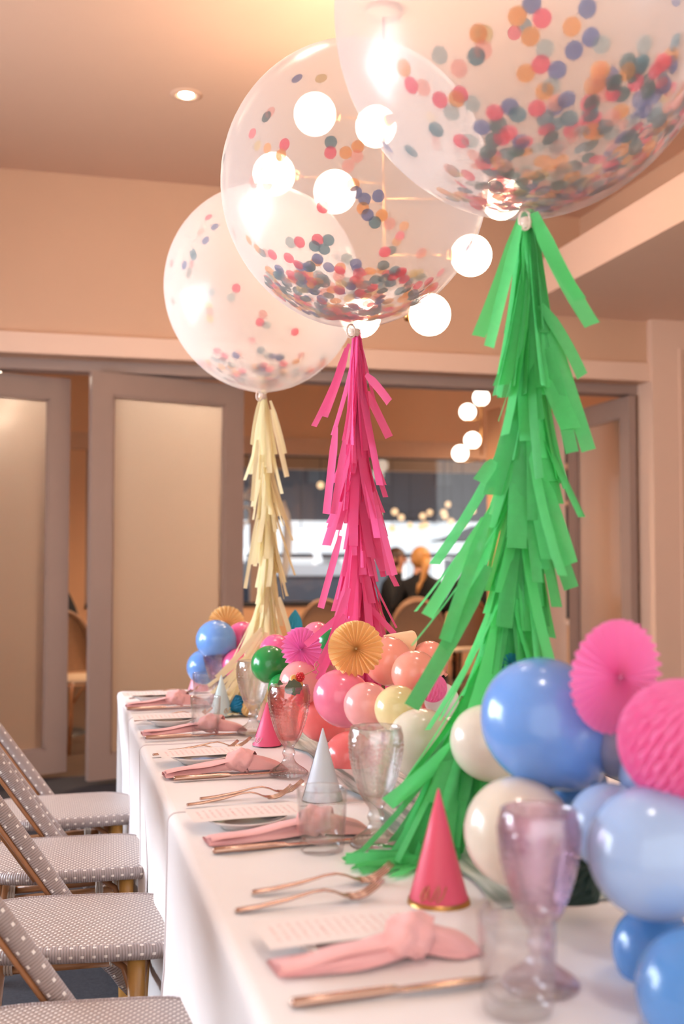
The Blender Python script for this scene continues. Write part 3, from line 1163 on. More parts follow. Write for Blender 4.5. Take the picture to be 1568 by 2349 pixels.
def hat(loc, H, R, mat, label, rz=0, tilt=(0, 0), band=True, ink=None, group='paper party hats on the table'):
    t = thing('party_hat', label, 'party hat', loc, rz, group)
    t.rotation_euler = (tilt[0], tilt[1], rz)
    m = MB().lathe([(R, 0.0), (R * 0.5, H * 0.5), (0.0012, H), (0.0004, H), (R * 0.5 - 0.0006, H * 0.5), (R - 0.0006, 0.0)], 40)
    m.build('cone', mat, t)
    # overlapped seam of the rolled card
    MB().add([((R + 0.0008) * cos(a), (R + 0.0008) * sin(a), 0.0) for a in (2.6, 2.75, 2.9)] + [(0.001 * cos(a), 0.001 * sin(a), H) for a in (2.6, 2.75, 2.9)], [(0, 1, 4, 3), (1, 2, 5, 4)]).build('seam', mat, t)
    if band:
        MB().lathe([(R + 0.0014, 0.0), (R + 0.0014 - R * 0.05, H * 0.045), (R + 0.0004 - R * 0.05, H * 0.046), (R, 0.0)], 40).build('rim_band', M_GOLD, t)
    if ink:
        mt, a0, pts = ink
        q = []
        for (s, h) in pts:
            z = h * H
            rr = R * (1 - h) + 0.0009
            q.append((rr * cos(a0 + s), rr * sin(a0 + s), z))
        MB().tube(q, 0.0007, 5).build('writing', mt, t)
    return t


def napkin(loc, L, knot_x, label, rz=0, seed=0, hgt=1.0):
    """knotted linen napkin: a long folded tail, the knot, a short flared tail"""
    t = thing('napkin', label, 'napkin', loc, rz, 'knotted pink napkins at the settings')
    rnd = random.Random(seed)
    p = [rnd.uniform(0, 6.28) for _ in range(5)]

    def sect(x0, x1, wf, hf, zf, name, n=26, m=20, lo=0.25):
        def fn(a, b):
            x = x0 + (x1 - x0) * a
            w, h = wf(a), hf(a)
            th = 2 * PI * b
            c, s = cos(th), sin(th)
            fold = 1 + 0.15 * sin(3 * th + p[0] + 2.2 * a) + 0.12 * sin(5 * th + p[1] - 4 * a) + 0.05 * sin(11 * th + 5 * a)
            y = w * (abs(c) ** 0.7) * (1 if c >= 0 else -1) * fold
            z = zf(a) + h * (abs(s) ** 0.8) * (1 if s >= 0 else -lo) * (0.9 + 0.1 * fold)
            return (x, y + 0.006 * sin(5 * a + p[2]), max(0.0006, z))
        o = MB().grid(fn, n, m)
        return o.build(name, M_NAPKIN, t)
    sect(0, knot_x + 0.012, lambda a: 0.033 * (0.72 + 0.28 * a ** 0.5) * (1 - 0.35 * a ** 3), lambda a: hgt * (0.006 + 0.014 * a ** 1.1), lambda a: 0.003 + 0.010 * a, 'long_tail')
    # turned-back top fold on the long tail
    def lip(a, b):
        x = 0.002 + (knot_x - 0.01) * a
        y = -0.012 + 0.030 * (b - 0.5) * 1.3
        z = 0.010 + hgt * (0.002 + 0.018 * a ** 1.1) + 0.003 * sin(PI * b) + 0.0015 * sin(9 * a + p[3])
        return (x, y - 0.008 * sin(PI * b), z)
    MB().grid(lip, 18, 6).build('folded_edge', M_NAPKIN, t)
    # knot
    def kn(a, b):
        th = 2 * PI * b
        s = a * 2 - 1
        w = 0.036 * (1 - 0.30 * s * s)
        h = 0.0235 * (1 - 0.30 * s * s) * hgt
        wr = 1 + 0.09 * sin(2 * th + 5.0 * s + p[4]) + 0.06 * sin(5 * th - 6 * s) + 0.03 * sin(9 * th + 8 * s)
        return (knot_x + 0.030 * s + 0.012 * cos(th), w * cos(th) * wr, max(0.0008, 0.0245 * hgt + h * sin(th) * wr))
    kb = MB().grid(kn, 16, 28)
    ko = kb.build('knot', M_NAPKIN, t)
    MB().tube([(knot_x + 0.026 * sin(3 * b) * 0.6, 0.0275 * cos(b * PI + 3.5), 0.022 * hgt + 0.0225 * hgt * sin(b * PI + 3.5)) for b in [k / 14 for k in range(15)]], 0.0035, 7).build('crease', M_NAPKIN, ko)
    sect(knot_x + 0.008, L, lambda a: 0.020 + 0.016 * a, lambda a: hgt * (0.024 * (1 - a) ** 0.6 + 0.005), lambda a: 0.008 * (1 - a) + 0.003, 'short_tail', 16)
    return t


def plate_mesh():
    m = MB()
    m.lathe([(0.0, 0.003), (0.036, 0.003), (0.040, 0.0), (0.043, 0.0), (0.046, 0.004), (0.062, 0.012), (0.072, 0.017), (0.0735, 0.0185), (0.0715, 0.0192), (0.061, 0.0148), (0.045, 0.0085), (0.032, 0.0075), (0.0, 0.0075)], 56)
    return m.mesh('plate', M_CHINA)


FORK, KNIFE, TUMB, PLATE = fork_mesh(), knife_mesh(), tumbler_mesh(), plate_mesh()
GOB, GOBP = goblet_mesh(M_CRYSTAL), goblet_mesh(M_PINKGLASS)
MENU = MB().grid(lambda a, b: (0.2 * a, -0.05 + 0.1 * b, 0.0012 * sin(PI * a)), 6, 2).mesh('menu_card', M_MENU)


def put(name, me, loc, rz, label, cat, group, tilt=(0, 0)):
    o = link(name, me, None, loc)
    o.rotation_euler = (tilt[0], tilt[1], rz)
    return tag(o, label, cat, group)


ORD = ['at the setting nearest the camera', 'at the second setting from the camera', 'at the third setting, by the pink cocktail', 'at the fourth setting from the camera', 'at the farthest setting']
S3SHORT = ['nearest setting', 'second setting', 'third setting', 'fourth setting', 'farthest setting']
# pixel anchors: handle ends of forks (outer, inner), knife handle, napkin tip, plate centre
SET = [
    dict(forks=[(578, 2046), (540, 2088)], knife=(667, 2302), nap=(628, 2225), plate=(800, 2185), menu=(604, 2160), naplen=0.245, knot=0.165, rz=0.05),
    dict(forks=[(458, 1832), (428, 1846)], knife=(488, 1952), nap=(474, 1932), plate=(566, 1900), menu=(440, 1884), naplen=0.275, knot=0.185, rz=0.06),
    dict(forks=[(383, 1722), (350, 1731)], knife=(398, 1786), nap=(374, 1777), plate=(462, 1752), menu=(372, 1745), naplen=0.265, knot=0.17, rz=0.05),
    dict(forks=[(324, 1648), (308, 1653)], knife=(333, 1692), nap=(325, 1684), plate=(392, 1664), menu=(313, 1662), naplen=0.275, knot=0.185, rz=0.03),
    dict(forks=[(318, 1593), (296, 1602)], knife=(291, 1626), nap=(289, 1620), plate=(352, 1608), menu=(290, 1612), naplen=0.255, knot=0.16, rz=0.03),
]
for i, s in enumerate(SET):
    for k, (u, v) in enumerate(s['forks']):
        w = 'outer' if k == 0 else 'inner'
        p = on_z(u, v, TOP + 0.004)
        p.z = TOP
        put('fork', FORK, p, s['rz'] + 0.02 * k, 'rose gold %s fork %s' % ('far side' if k == 0 else 'plate side', ORD[i]), 'fork', 'rose gold forks')
    p = on_z(*s['knife'], TOP + 0.005)
    p.z = TOP
    put('knife', KNIFE, p, s['rz'] + 0.01, 'rose gold knife in front of the napkin %s' % ORD[i], 'knife', 'rose gold knives')
    p = on_z(*s['plate'], TOP)
    p = p + Vector((0.0, 0.018, 0))
    put('plate', PLATE, p, 0, 'white side plate under the menu card %s' % ORD[i], 'plate', 'white side plates')
    q = on_z(*s['menu'], TOP + 0.022)
    put('menu_card', MENU, (q.x, p.y + 0.004, TOP + 0.0215), s['rz'], 'printed pale menu card on the plate %s' % ORD[i], 'menu', 'printed menu cards')
    p = on_z(*s['nap'], TOP + 0.004)
    p.z = TOP
    napkin(p, s['naplen'], s['knot'], 'pink knotted linen napkin %s' % ORD[i], s['rz'] + 0.03, seed=i + 3)


def stand(u, v, z=None):
    p = on_z(u, v, TOP if z is None else z)
    return p


# tumblers (base centre pixels)
for (u, v, lab) in ((1186, 2322, 'large blurred clear tumbler at the nearest setting, lower right'), (738, 1952, 'clear heavy-based tumbler at the second setting, before the pale blue hat'),
                    (471, 1686, 'clear tumbler at the fourth setting, before the pale mint hat'), (470, 1617, 'clear tumbler at the farthest setting, before the lilac pink hat')):
    put('tumbler', TUMB, stand(u, v), 0.4, lab, 'glass', 'clear tumblers')
for (u, v, me, lab, rz) in ((1238, 2262, GOBP, 'lilac pink pressed glass goblet before the cream balloon, nearest the camera', 0.2), (862, 1938, GOB, 'clear pressed glass goblet beside the green tassel', 0.9),
                            (662, 1776, GOB, 'pressed glass goblet filled with pink cocktail', 0.25), (580, 1680, GOB, 'clear pressed glass goblet before the green balloon', 0.55),
                            (497, 1612, GOBP, 'lilac pink pressed glass goblet before the blue balloons, farthest', 0.1)):
    put('goblet', me, stand(u, v), rz, lab, 'goblet', 'pressed glass goblets')
# the cocktail and its garnish
g3 = stand(662, 1776)


def bowl_r(t):
    return 0.0145 + (0.0445 - 0.0145) * sin(min(1.0, t * 1.12) * PI / 2) ** 0.82 - 0.0032 * max(0, (t - 0.82) / 0.18) ** 2


prof = [(0.001, 0.0725)] + [(max(0.002, bowl_r(t) - 0.0032), 0.064 + 0.126 * t) for t in [0.08 + 0.86 * k / 14 for k in range(15)]]
top = prof[-1]
mbd = MB().lathe(prof + [(0.001, top[1] + 0.0003)], 40)
tag(mbd.build('pink_cocktail', M_DRINK, None, True, g3), 'coral pink cocktail inside the goblet', 'drink')
zt = g3.z + 0.186
M_LEAF = pm('mint_leaf', (86, 100, 76), 0.55, var=0.15, scale=80)


def leaf_mesh(L, Wd):
    def fn(a, b):
        x = L * a
        w = Wd * sin(PI * min(1, a * 0.95 + 0.03)) ** 0.7 * (1 + 0.12 * sin(22 * a))
        y = (b - 0.5) * 2 * w
        return (x, y, 0.004 * sin(PI * a) + 0.25 * abs(y))
    return MB().grid(fn, 14, 6).mesh('leaf', M_LEAF)


lf = leaf_mesh(0.040, 0.017)
o = put('mint_leaf', lf, (g3.x - 0.016, g3.y - 0.034, zt - 0.004), 0.15, 'dark green mint leaf on the rim of the cocktail', 'leaf', None, (1.15, -0.25))
o = put('mint_leaf', leaf_mesh(0.016, 0.006), (g3.x - 0.022, g3.y + 0.012, zt + 0.004), 0.8, 'tiny green sprig at the left rim of the cocktail', 'leaf', None, (0.9, -0.3))
# citrus slice
cs = thing('citrus_slice', 'thin citrus slice on the cocktail rim', 'fruit', (g3.x + 0.016, g3.y - 0.004, zt + 0.012))
cs.rotation_euler = (0.9, 0.3, 0.4)
MB().lathe([(0.0, 0.0015), (0.015, 0.0015), (0.015, -0.0015), (0.0, -0.0015)], 28).build('flesh', pm('citrus_flesh', (250, 196, 110), 0.35, coat=0.3), cs, False)
MB().lathe([(0.015, 0.0018), (0.0175, 0.001), (0.0175, -0.001), (0.015, -0.0018)], 28).build('rind', pm('citrus_rind', (244, 222, 170), 0.4), cs)
# raspberry
rb = MB()
rr = random.Random(5)
rb.sphere((0, 0, 0), 0.0075, 14, 8, (1, 1, 1.15))
for i in range(5):
    a = -1.1 + i * 0.5
    for k in range(9):
        b = 2 * PI * (k + 0.5 * (i % 2)) / 9
        rb.sphere((0.0078 * cos(a) * cos(b), 0.0078 * cos(a) * sin(b), 0.009 * sin(a)), 0.0026, 8, 5)
bo = rb.build('raspberry', pm('raspberry_red', (214, 44, 54), 0.4, coat=0.3), None, True, (g3.x + 0.024, g3.y - 0.004, zt + 0.022))
tag(bo, 'red raspberry on a pick above the cocktail', 'berry')
pk = [(-0.024, 0, -0.012), (0.0, 0, 0.0), (0.030, 0, 0.014), (0.040, 0.002, 0.019), (0.048, 0.004, 0.029), (0.044, 0.004, 0.036), (0.038, 0.002, 0.030), (0.040, 0, 0.020), (0.046, -0.002, 0.014), (0.041, -0.002, 0.006)]
tag(MB().tube(pk, 0.0009, 6).build('cocktail_pick', pm('bamboo_pick', (190, 150, 104), 0.5), None, True, (g3.x + 0.018, g3.y - 0.004, zt + 0.018)), 'bamboo pick with a knotted end in the cocktail', 'pick')

# party hats
H_PINK = pm('card_pink', (244, 104, 146), 0.45, var=0.02)
H_ROSE = pm('card_rose', (236, 92, 120), 0.45, var=0.02)
H_BLUE = pm('card_pale_blue', (206, 212, 222), 0.45, var=0.02)
H_MINT = pm('card_mint', (196, 214, 212), 0.45, var=0.02)
H_LILAC = pm('card_lilac_pink', (240, 162, 180), 0.45, var=0.02)
scr = [(-0.5, .10), (-0.38, .17), (-0.28, .15), (-0.30, .09), (-0.42, .07), (-0.48, .12), (-0.35, .18), (-0.2, .2), (-0.18, .1), (-0.05, .08), (0.1, .17), (0.2, .21), (0.22, .15), (0.1, .10), (0.15, .07), (0.35, .12), (0.5, .2)]
cam_dir = lambda p: math.atan2(-p.y, -p.x)
p = stand(1006, 2070)
hat(p, 0.152, 0.0415, H_ROSE, 'rose pink party hat with a gold rim, nearest the camera', ink=(M_GOLD, cam_dir(p) - 0.2, scr))
p = stand(740, 1832)
hat(p, 0.135, 0.039, H_BLUE, 'pale blue party hat behind the second tumbler', band=False)
p = stand(612, 1708)
hat(p, 0.105, 0.036, H_PINK, 'hot pink party hat half behind the pink cocktail', band=False, ink=(M_SILVERINK, cam_dir(p) - 0.9, scr))
p = stand(507, 1640)
hat(p, 0.118, 0.037, H_MINT, 'pale mint party hat before the cream tassel', band=False, ink=(M_GOLD, cam_dir(p) + 0.75, scr[:9]))
p = stand(455, 1584)
hat(p, 0.118, 0.037, H_LILAC, 'lilac pink party hat before the blue balloons', band=False)

# ------------------------------------------------------------------ latex balloons of the garland
def balloon_mesh(mat):
    prof = []
    for k in range(19):
        a = PI * 0.80 * k / 18
        prof.append((max(0.0005, sin(a)), cos(a) * (1.0 if a < PI / 2 else 1.05)))
    prof += [(0.44, -1.0), (0.30, -1.10), (0.17, -1.17), (0.085, -1.215)]
    return MB().lathe(prof, 40).mesh('balloon', mat)


def knot_mesh(mat):
    return MB().lathe([(0.085, -1.21), (0.06, -1.235), (0.095, -1.26), (0.10, -1.285), (0.06, -1.30), (0.075, -1.33), (0.12, -1.365), (0.105, -1.375), (0.0, -1.34)], 14).mesh('knot', mat)


BME = {k: (balloon_mesh(m), knot_mesh(m)) for k, m in BAL.items()}


def balloon(u, v, r, X, colr, label, neck=None, el=1.0):
    p = at_x(u, v, X)
    rad = r / F_PX * depth_of(p)
    o = tag(link('balloon', BME[colr][0], None, p), label, 'balloon', 'latex balloons of the garland')
    if neck is None:
        neck = Vector((X + 0.14 - p.x + 0.02, 0.02, -0.10 - 0.3 * max(0, p.z - 0.85)))
    nv = Vector(neck).normalized()
    o.rotation_mode = 'QUATERNION'
    o.rotation_quaternion = (-nv).to_track_quat('Z', 'Y')
    o.scale = (rad, rad, rad * el)
    link('knot', BME[colr][1], o)
    return o


GARLAND = [
    (495, 1468, 46, 0.500, 'blue', 'cornflower blue balloon at the far end, under the pale orange fan'),
    (468, 1530, 40, 0.480, 'blue', 'cornflower blue balloon low at the far end, behind the lilac hat'),
    (557, 1466, 40, 0.600, 'hotpink', 'hot pink balloon right of the far blue balloon'),
    (545, 1524, 36, 0.565, 'hotpink', 'hot pink balloon half hidden behind the cream tassel foot'),
    (590, 1462, 38, 0.640, 'pink', 'pink balloon behind the foot of the cream tassel'),
    (632, 1492, 37, 0.640, 'hotpink', 'bright pink balloon above the far green balloon'),
    (618, 1524, 43, 0.535, 'green', 'green balloon behind the clear goblet'),
    (648, 1578, 34, 0.560, 'green', 'small green balloon low beside the clear goblet'),
    (762, 1472, 42, 0.660, 'green', 'green balloon between the magenta fan and the pink tassel'),
    (727, 1462, 36, 0.670, 'pink', 'pink balloon peeking over the magenta fan'),
    (690, 1565, 50, 0.560, 'palepink', 'pale pink balloon above the cocktail'),
    (742, 1548, 32, 0.650, 'palepink', 'small pale pink balloon behind the pink tassel end'),
    (785, 1602, 64, 0.580, 'pink', 'large rose pink balloon in the middle of the garland', 1.10),
    (742, 1640, 62, 0.620, 'coral', 'coral balloon low behind the cocktail'),
    (843, 1620, 54, 0.585, 'palepink', 'salmon pink balloon left of the pale yellow balloon', 1.05),
    (912, 1626, 54, 0.615, 'yellow', 'pale yellow balloon in the middle of the garland'),
    (890, 1516, 56, 0.690, 'peach', 'peach pink balloon right of the orange fan'),
    (951, 1546, 54, 0.690, 'peach', 'peach balloon right of centre, above the yellow balloon'),
    (985, 1512, 42, 0.800, 'peach', 'peach balloon at the top right behind the others'),
    (1012, 1606, 40, 0.730, 'white', 'white balloon half hidden by the green tassel'),
    (968, 1706, 80, 0.640, 'cream', 'cream balloon behind the second goblet, left of the green tassel', 1.03),
    (802, 1738, 60, 0.640, 'coral', 'coral pink balloon low behind the pale blue hat'),
    (985, 1600, 44, 0.760, 'coral', 'orange coral balloon glimpsed behind the yellow balloon'),
    (1120, 1704, 86, 0.645, 'cream', 'cream balloon left of the big blue balloon', 1.06),
    (1247, 1655, 142, 0.610, 'blue', 'biggest periwinkle blue balloon on the right side', 1.05),
    (1188, 1908, 124, 0.560, 'cream', 'big cream balloon behind the lilac goblet'),
    (1440, 1706, 86, 0.700, 'greyblue', 'grey blue balloon between the two large pink honeycombs'),
    (1398, 1896, 98, 0.640, 'skyblue', 'pale sky blue balloon behind the largest pale blue one'),
    (1498, 1955, 150, 0.620, 'skyblue', 'largest pale blue balloon at the right edge'),
    (1490, 1780, 70, 0.700, 'skyblue', 'light blue balloon under the pink honeycomb ball'),
    (1500, 2178, 96, 0.650, 'deepblue', 'deep blue balloon low at the right edge'),
    (1600, 2275, 140, 0.610, 'deepblue', 'dark blue balloon in the lower right corner'),
    (1330, 1800, 62, 0.660, 'deepblue', 'deep blue balloon sliver below the biggest blue balloon'),
]
for g in GARLAND:
    el = g[6] if len(g) > 6 else 1.0
    nk = None
    if g[0] == 1247:
        nk = Vector((0.5, -0.4, -0.75))
    balloon(g[0], g[1], g[2], g[3], g[4], g[5], nk, el)


# ------------------------------------------------------------------ honeycomb paper
def face_cam(o, p, roll=0.0, turn=0.0, lean=0.0):
    """disc normal (local +z) roughly towards the camera side, then turned"""
    d = (CAM - Vector(p))
    d.z *= 0.4
    q = d.to_track_quat('Z', 'Y')
    M = q.to_matrix().to_4x4() @ Matrix.Rotation(turn, 4, 'Y') @ Matrix.Rotation(lean, 4, 'X') @ Matrix.Rotation(roll, 4, 'Z')
    o.rotation_euler = M.to_euler()


def paper_fan(p, R, mat, label, a0=0.0, a1=2 * PI, n=26, depth=0.012, roll=0, turn=0, lean=0, cat='paper fan'):
    t = thing('paper_fan', label, cat, p, group='honeycomb paper decorations')
    face_cam(t, p, roll, turn, lean)
    vs, fs = [], []
    nr = 6
    st = 6
    na = n * st
    for i in range(nr + 1):
        q = 0.04 + 0.96 * i / nr
        for k in range(na + 1):
            ph = (k % st) / st
            a = a0 + (a1 - a0) * k / na
            zig = abs(ph - 0.5) * 2
            sc = 1.0
            if i == nr:
                sc = 1.0 + 0.04 * (1 - zig ** 2)
            r = R * q * sc
            zz = depth * (0.5 - zig) * (0.35 + 0.65 * q) + 0.10 * R * (1 - q) 
            vs.append((r * cos(a), r * sin(a), zz))
    for i in range(nr):
        for k in range(na):
            a = i * (na + 1) + k
            fs.append((a, a + 1, a + na + 2, a + na + 1))
    MB().add(vs, fs).build('pleats', mat, t, False)
    MB().lathe([(0.0, 0.0), (R * 0.06, 0.0), (R * 0.05, R * 0.13), (0.0, R * 0.13)], 12).build('centre', mat, t)
    return t


def honeycomb(p, R, mat, label, prof, n=30, turn=(0, 0, 0), cells=9, cat='honeycomb'):
    """honeycomb tissue solid: meridian leaves, each pinched in alternate cells"""
    t = thing('honeycomb_ornament', label, cat, p, group='honeycomb paper decorations')
    t.rotation_euler = turn
    vs, fs = [], []
    st = 4
    na = n * st
    m = 26
    for i in range(m + 1):
        z, r = prof(i / m)
        for k in range(na):
            leafi = k // st
            ph = (k % st) / st
            a = 2 * PI * k / na
            ridge = abs(ph - 0.5) * 2
            cell = sin(PI * (cells * i / m) + (PI if leafi % 2 else 0))
            rr = r * R * (1 - 0.10 * ridge * (1.1 + 0.5 * cell))
            aa = a + 0.35 * (2 * PI / n) * cell * ridge * (1 if leafi % 2 else -1) * 0.5
            vs.append((rr * cos(aa), rr * sin(aa), z * R))
    for i in range(m):
        for k in range(na):
            k2 = (k + 1) % na
            fs.append((i * na + k, i * na + k2, (i + 1) * na + k2, (i + 1) * na + k))
    MB().add(vs, fs).build('tissue_leaves', mat, t, False)
    return t


BALLP = lambda t: (-cos(PI * t), max(0.01, sin(PI * t)))
DIAM = lambda t: (-1 + 2 * t, max(0.01, 0.86 * (1 - abs(2 * t - 1) ** 1.25)))
DROP = lambda t: (-1 + 2 * t, max(0.01, 0.55 * sin(PI * t ** 0.8) ** 0.8))

p = at_x(519, 1432, 0.56); D = depth_of(p)
paper_fan(p, 41 / F_PX * D, P_FAN_ORANGE, 'pale orange fan over the far blue balloon', 0, 2 * PI, 24, 0.012)
p = at_x(692, 1490, 0.56); D = depth_of(p)
paper_fan(p, 50 / F_PX * D, P_FAN_MAG, 'magenta pleated fan beside the green balloon', 0, 2 * PI, 26, 0.014, turn=-0.5, lean=0.1)
p = at_x(815, 1487, 0.60); D = depth_of(p)
paper_fan(p, 62 / F_PX * D, P_FAN_ORANGE, 'orange pleated fan before the pink tassel', 0, 2 * PI, 26, 0.016, turn=0.15, lean=0.1)
p = at_x(1412, 1552, 0.66); D = depth_of(p)
paper_fan(p, 128 / F_PX * D, P_FAN_PINK, 'large pink honeycomb fan standing behind the biggest blue balloon', 0, 2 * PI, 34, 0.011, turn=0.72, lean=0.1, roll=0.3)
p = at_x(1560, 1700, 0.66); D = depth_of(p)
honeycomb(p, 142 / F_PX * D, P_FAN_PINK, 'coral pink honeycomb ball at the right edge', BALLP, 40, (0.5, 0.3, 0), 15)
p = at_x(992, 1578, 0.70); D = depth_of(p)
honeycomb(p, 33 / F_PX * D, P_FAN_PINK, 'small pink honeycomb ball behind the green tassel', BALLP, 26, (0.4, 0.2, 0), 11)
p = at_x(675, 1432, 0.74); D = depth_of(p)
honeycomb(p, 34 / F_PX * D, P_FAN_AQUA, 'aqua blue paper teardrop over the magenta fan', DROP, 16, (0, 0.06, 0), 7)
p = on_z(549, 1640, TOP); D = depth_of(p)
honeycomb(p + Vector((0, 0, 0.030)), 28 / F_PX * D, P_FAN_TEAL, 'teal blue honeycomb ornament between hat and clear goblet', DIAM, 22, (0.2, 1.25, 0.3), 9)
p = on_z(572, 1645, TOP); D = depth_of(p)
honeycomb(p + Vector((0.004, 0.03, 0.022)), 20 / F_PX * D, P_FAN_ORANGE, 'small orange honeycomb ball beside the teal ornament', BALLP, 18, (0.2, 0.4, 0), 9)
p = on_z(1325, 2105, TOP); D = depth_of(p)
honeycomb(p + Vector((0, 0, 0.045)), 74 / F_PX * D, P_FAN_GREEN, 'dark green honeycomb ornament behind the lilac goblet', DIAM, 18, (0.25, 0.75, 0.2), 7)
p = at_x(1172, 1525, 0.70); D = depth_of(p)
paper_fan(p, 26 / F_PX * D, P_FAN_AQUA, 'small pale blue paper fan peeping over the biggest blue balloon', 0, 2 * PI, 14, 0.01, turn=0.4)
# peach paper cone lying on the garland, small brown pink cone on the table
p = at_x(922, 1470, 0.74)
t = tag(MB().lathe([(0.028, -0.02), (0.002, 0.05), (0.0005, 0.05), (0.027, -0.02)], 24).build('paper_cone', pm('card_peach', (250, 204, 160), 0.5), None, True, p), 'peach paper cone behind the peach balloons', 'paper cone')
t.rotation_euler = (0.3, -1.3, 0)
p = on_z(606, 1650, TOP)
tag(MB().lathe([(0.024, 0), (0.001, 0.055), (0.0004, 0.055), (0.0234, 0)], 24).build('paper_cone', pm('card_blush', (206, 150, 134), 0.5), None, True, p), 'blush brown paper cone behind the clear goblet', 'paper cone')


# ------------------------------------------------------------------ big confetti balloons
def confetti_balloon(u, v, r_px, depth, label, mat, seed, pile_dir, n_pile, n_scatter, dot_r, pile_angle, extra=(), n_stuff=0):
    c = at_depth(u, v, depth)
    R = r_px / F_PX * depth
    t = thing('confetti_balloon', label, 'balloon', c, group='clear confetti balloons over the table')
    prof = [(0.001, R * 1.03)]
    for k in range(1, 45):
        a = PI * k / 47
        s = 1.0 + 0.035 * max(0, -cos(a)) ** 3
        prof.append((R * sin(a), R * 1.03 * cos(a) * s))
    prof += [(0.028, -R * 1.068), (0.012, -R * 1.085), (0.0085, -R * 1.105), (0.011, -R * 1.125)]
    MB().lathe(prof, 72).build('skin', mat, t)
    kn = MB().lathe([(0.012, -R * 1.095), (0.014, -R * 1.105), (0.012, -R * 1.115), (0.015, -R * 1.125), (0.012, -R * 1.135), (0.009, -R * 1.15)], 16)
    kn.build('knot', pm('knot_latex_%d' % seed, (232, 206, 188), 0.35, coat=0.3), t)
    MB().tube([(-0.012 + 0.010 * cos(a), -0.014, -R * 1.12 + 0.016 * sin(a)) for a in [2 * PI * k / 16 for k in range(16)]], 0.0022, 6, closed=True).build('neck_loop', MATS['knot_latex_%d' % seed], t)
    rnd = random.Random(seed)
    disc = []
    for mt in CONF:
        disc.append(MB().lathe([(0.0005, 0.0), (dot_r * 0.6, 0.0002), (dot_r, 0.0)], 14).mesh('confetti_dot', mt))
    pd = Vector(pile_dir).normalized()
    up = Vector((0, 0, 1))
    ax = pd.orthogonal().normalized()
    ay = pd.cross(ax)

    def spot(dirv, depthin, ci, tilt=0.0):
        n = dirv.normalized()
        sz = 1.0 + 0.03
        p = Vector((n.x * R, n.y * R, n.z * R * sz)) * (1 - depthin)
        o = link('confetti_dot', disc[ci], t, p)
        nn = (n + Vector((rnd.uniform(-1, 1), rnd.uniform(-1, 1), rnd.uniform(-1, 1))) * tilt).normalized()
        o.rotation_mode = 'QUATERNION'
        o.rotation_quaternion = nn.to_track_quat('Z', 'Y')
        return o
    wts = [22, 14, 14, 13, 13, 10, 8, 10]
    for k in range(n_pile):
        th = pile_angle * (rnd.random() ** 0.62)
        ph = rnd.uniform(0, 2 * PI)
        d = pd * cos(th) + (ax * cos(ph) + ay * sin(ph)) * sin(th)
        spot(d, rnd.choice([0.012, 0.02, 0.03]), rnd.choices(range(8), wts)[0], 0.22)
    if n_stuff:
        ms = [MB() for _ in CONF]
        for _ in range(n_stuff):
            th = pile_angle * 0.92 * (rnd.random() ** 0.6)
            ph = rnd.uniform(0, 2 * PI)
            n_ = (pd * cos(th) + (ax * cos(ph) + ay * sin(ph)) * sin(th)).normalized()
            c_ = Vector((n_.x * R, n_.y * R, n_.z * R * 1.03)) * (1 - rnd.choice([0.02, 0.035, 0.05]))
            n_ = (n_ + Vector((rnd.uniform(-1, 1), rnd.uniform(-1, 1), rnd.uniform(-1, 1))) * 0.3).normalized()
            e1 = n_.orthogonal().normalized()
            e2 = n_.cross(e1)
            ms[rnd.choices(range(8), [22, 14, 14, 13, 13, 10, 8, 10])[0]].add([c_ + (e1 * cos(2 * PI * q / 12) + e2 * sin(2 * PI * q / 12)) * dot_r for q in range(12)], [tuple(range(12))])
        allm = MB()
        idx = []
        for ci, mm_ in enumerate(ms):
            allm.add(mm_.v, mm_.f)
            idx += [ci] * len(mm_.f)
        so = allm.build('confetti_pile', None, t, False)
        for mt in CONF:
            so.data.materials.append(mt)
        so.data.polygons.foreach_set('material_index', idx)
        so['kind'] = 'stuff'
    k = 0
    while k < n_scatter:
        # small drifting chains of dots that cling to the skin
        z = rnd.uniform(-0.75, 0.55) if rnd.random() < 0.8 else rnd.uniform(0.2, 0.95)
        a = rnd.uniform(0, 2 * PI)
        d = Vector((math.sqrt(1 - z * z) * cos(a), math.sqrt(1 - z * z) * sin(a), z))
        step = Vector((rnd.uniform(-1, 1), rnd.uniform(-1, 1), rnd.uniform(-1, 1))) * (dot_r * 1.7 / R)
        for _ in range(rnd.choice([1, 1, 2, 3, 4])):
            spot(d, 0.012, rnd.choices(range(8), wts)[0], 0.08)
            d = d + step + Vector((rnd.uniform(-1, 1), rnd.uniform(-1, 1), rnd.uniform(-1, 1))) * (dot_r * 1.1 / R)
            k += 1
    # dots picked out one by one on the near side: (u, v, colour)
    for (eu, ev, ci) in extra:
        rv = ray(eu, ev)
        rv.normalize()
        oc = CAM - c
        b = oc.dot(rv)
        q = b * b - (oc.length_squared - R * R)
        if q > 0:
            hit = CAM + rv * (-b - math.sqrt(q))
            spot(hit - c, 0.012, ci, 0.02)
    return c, R


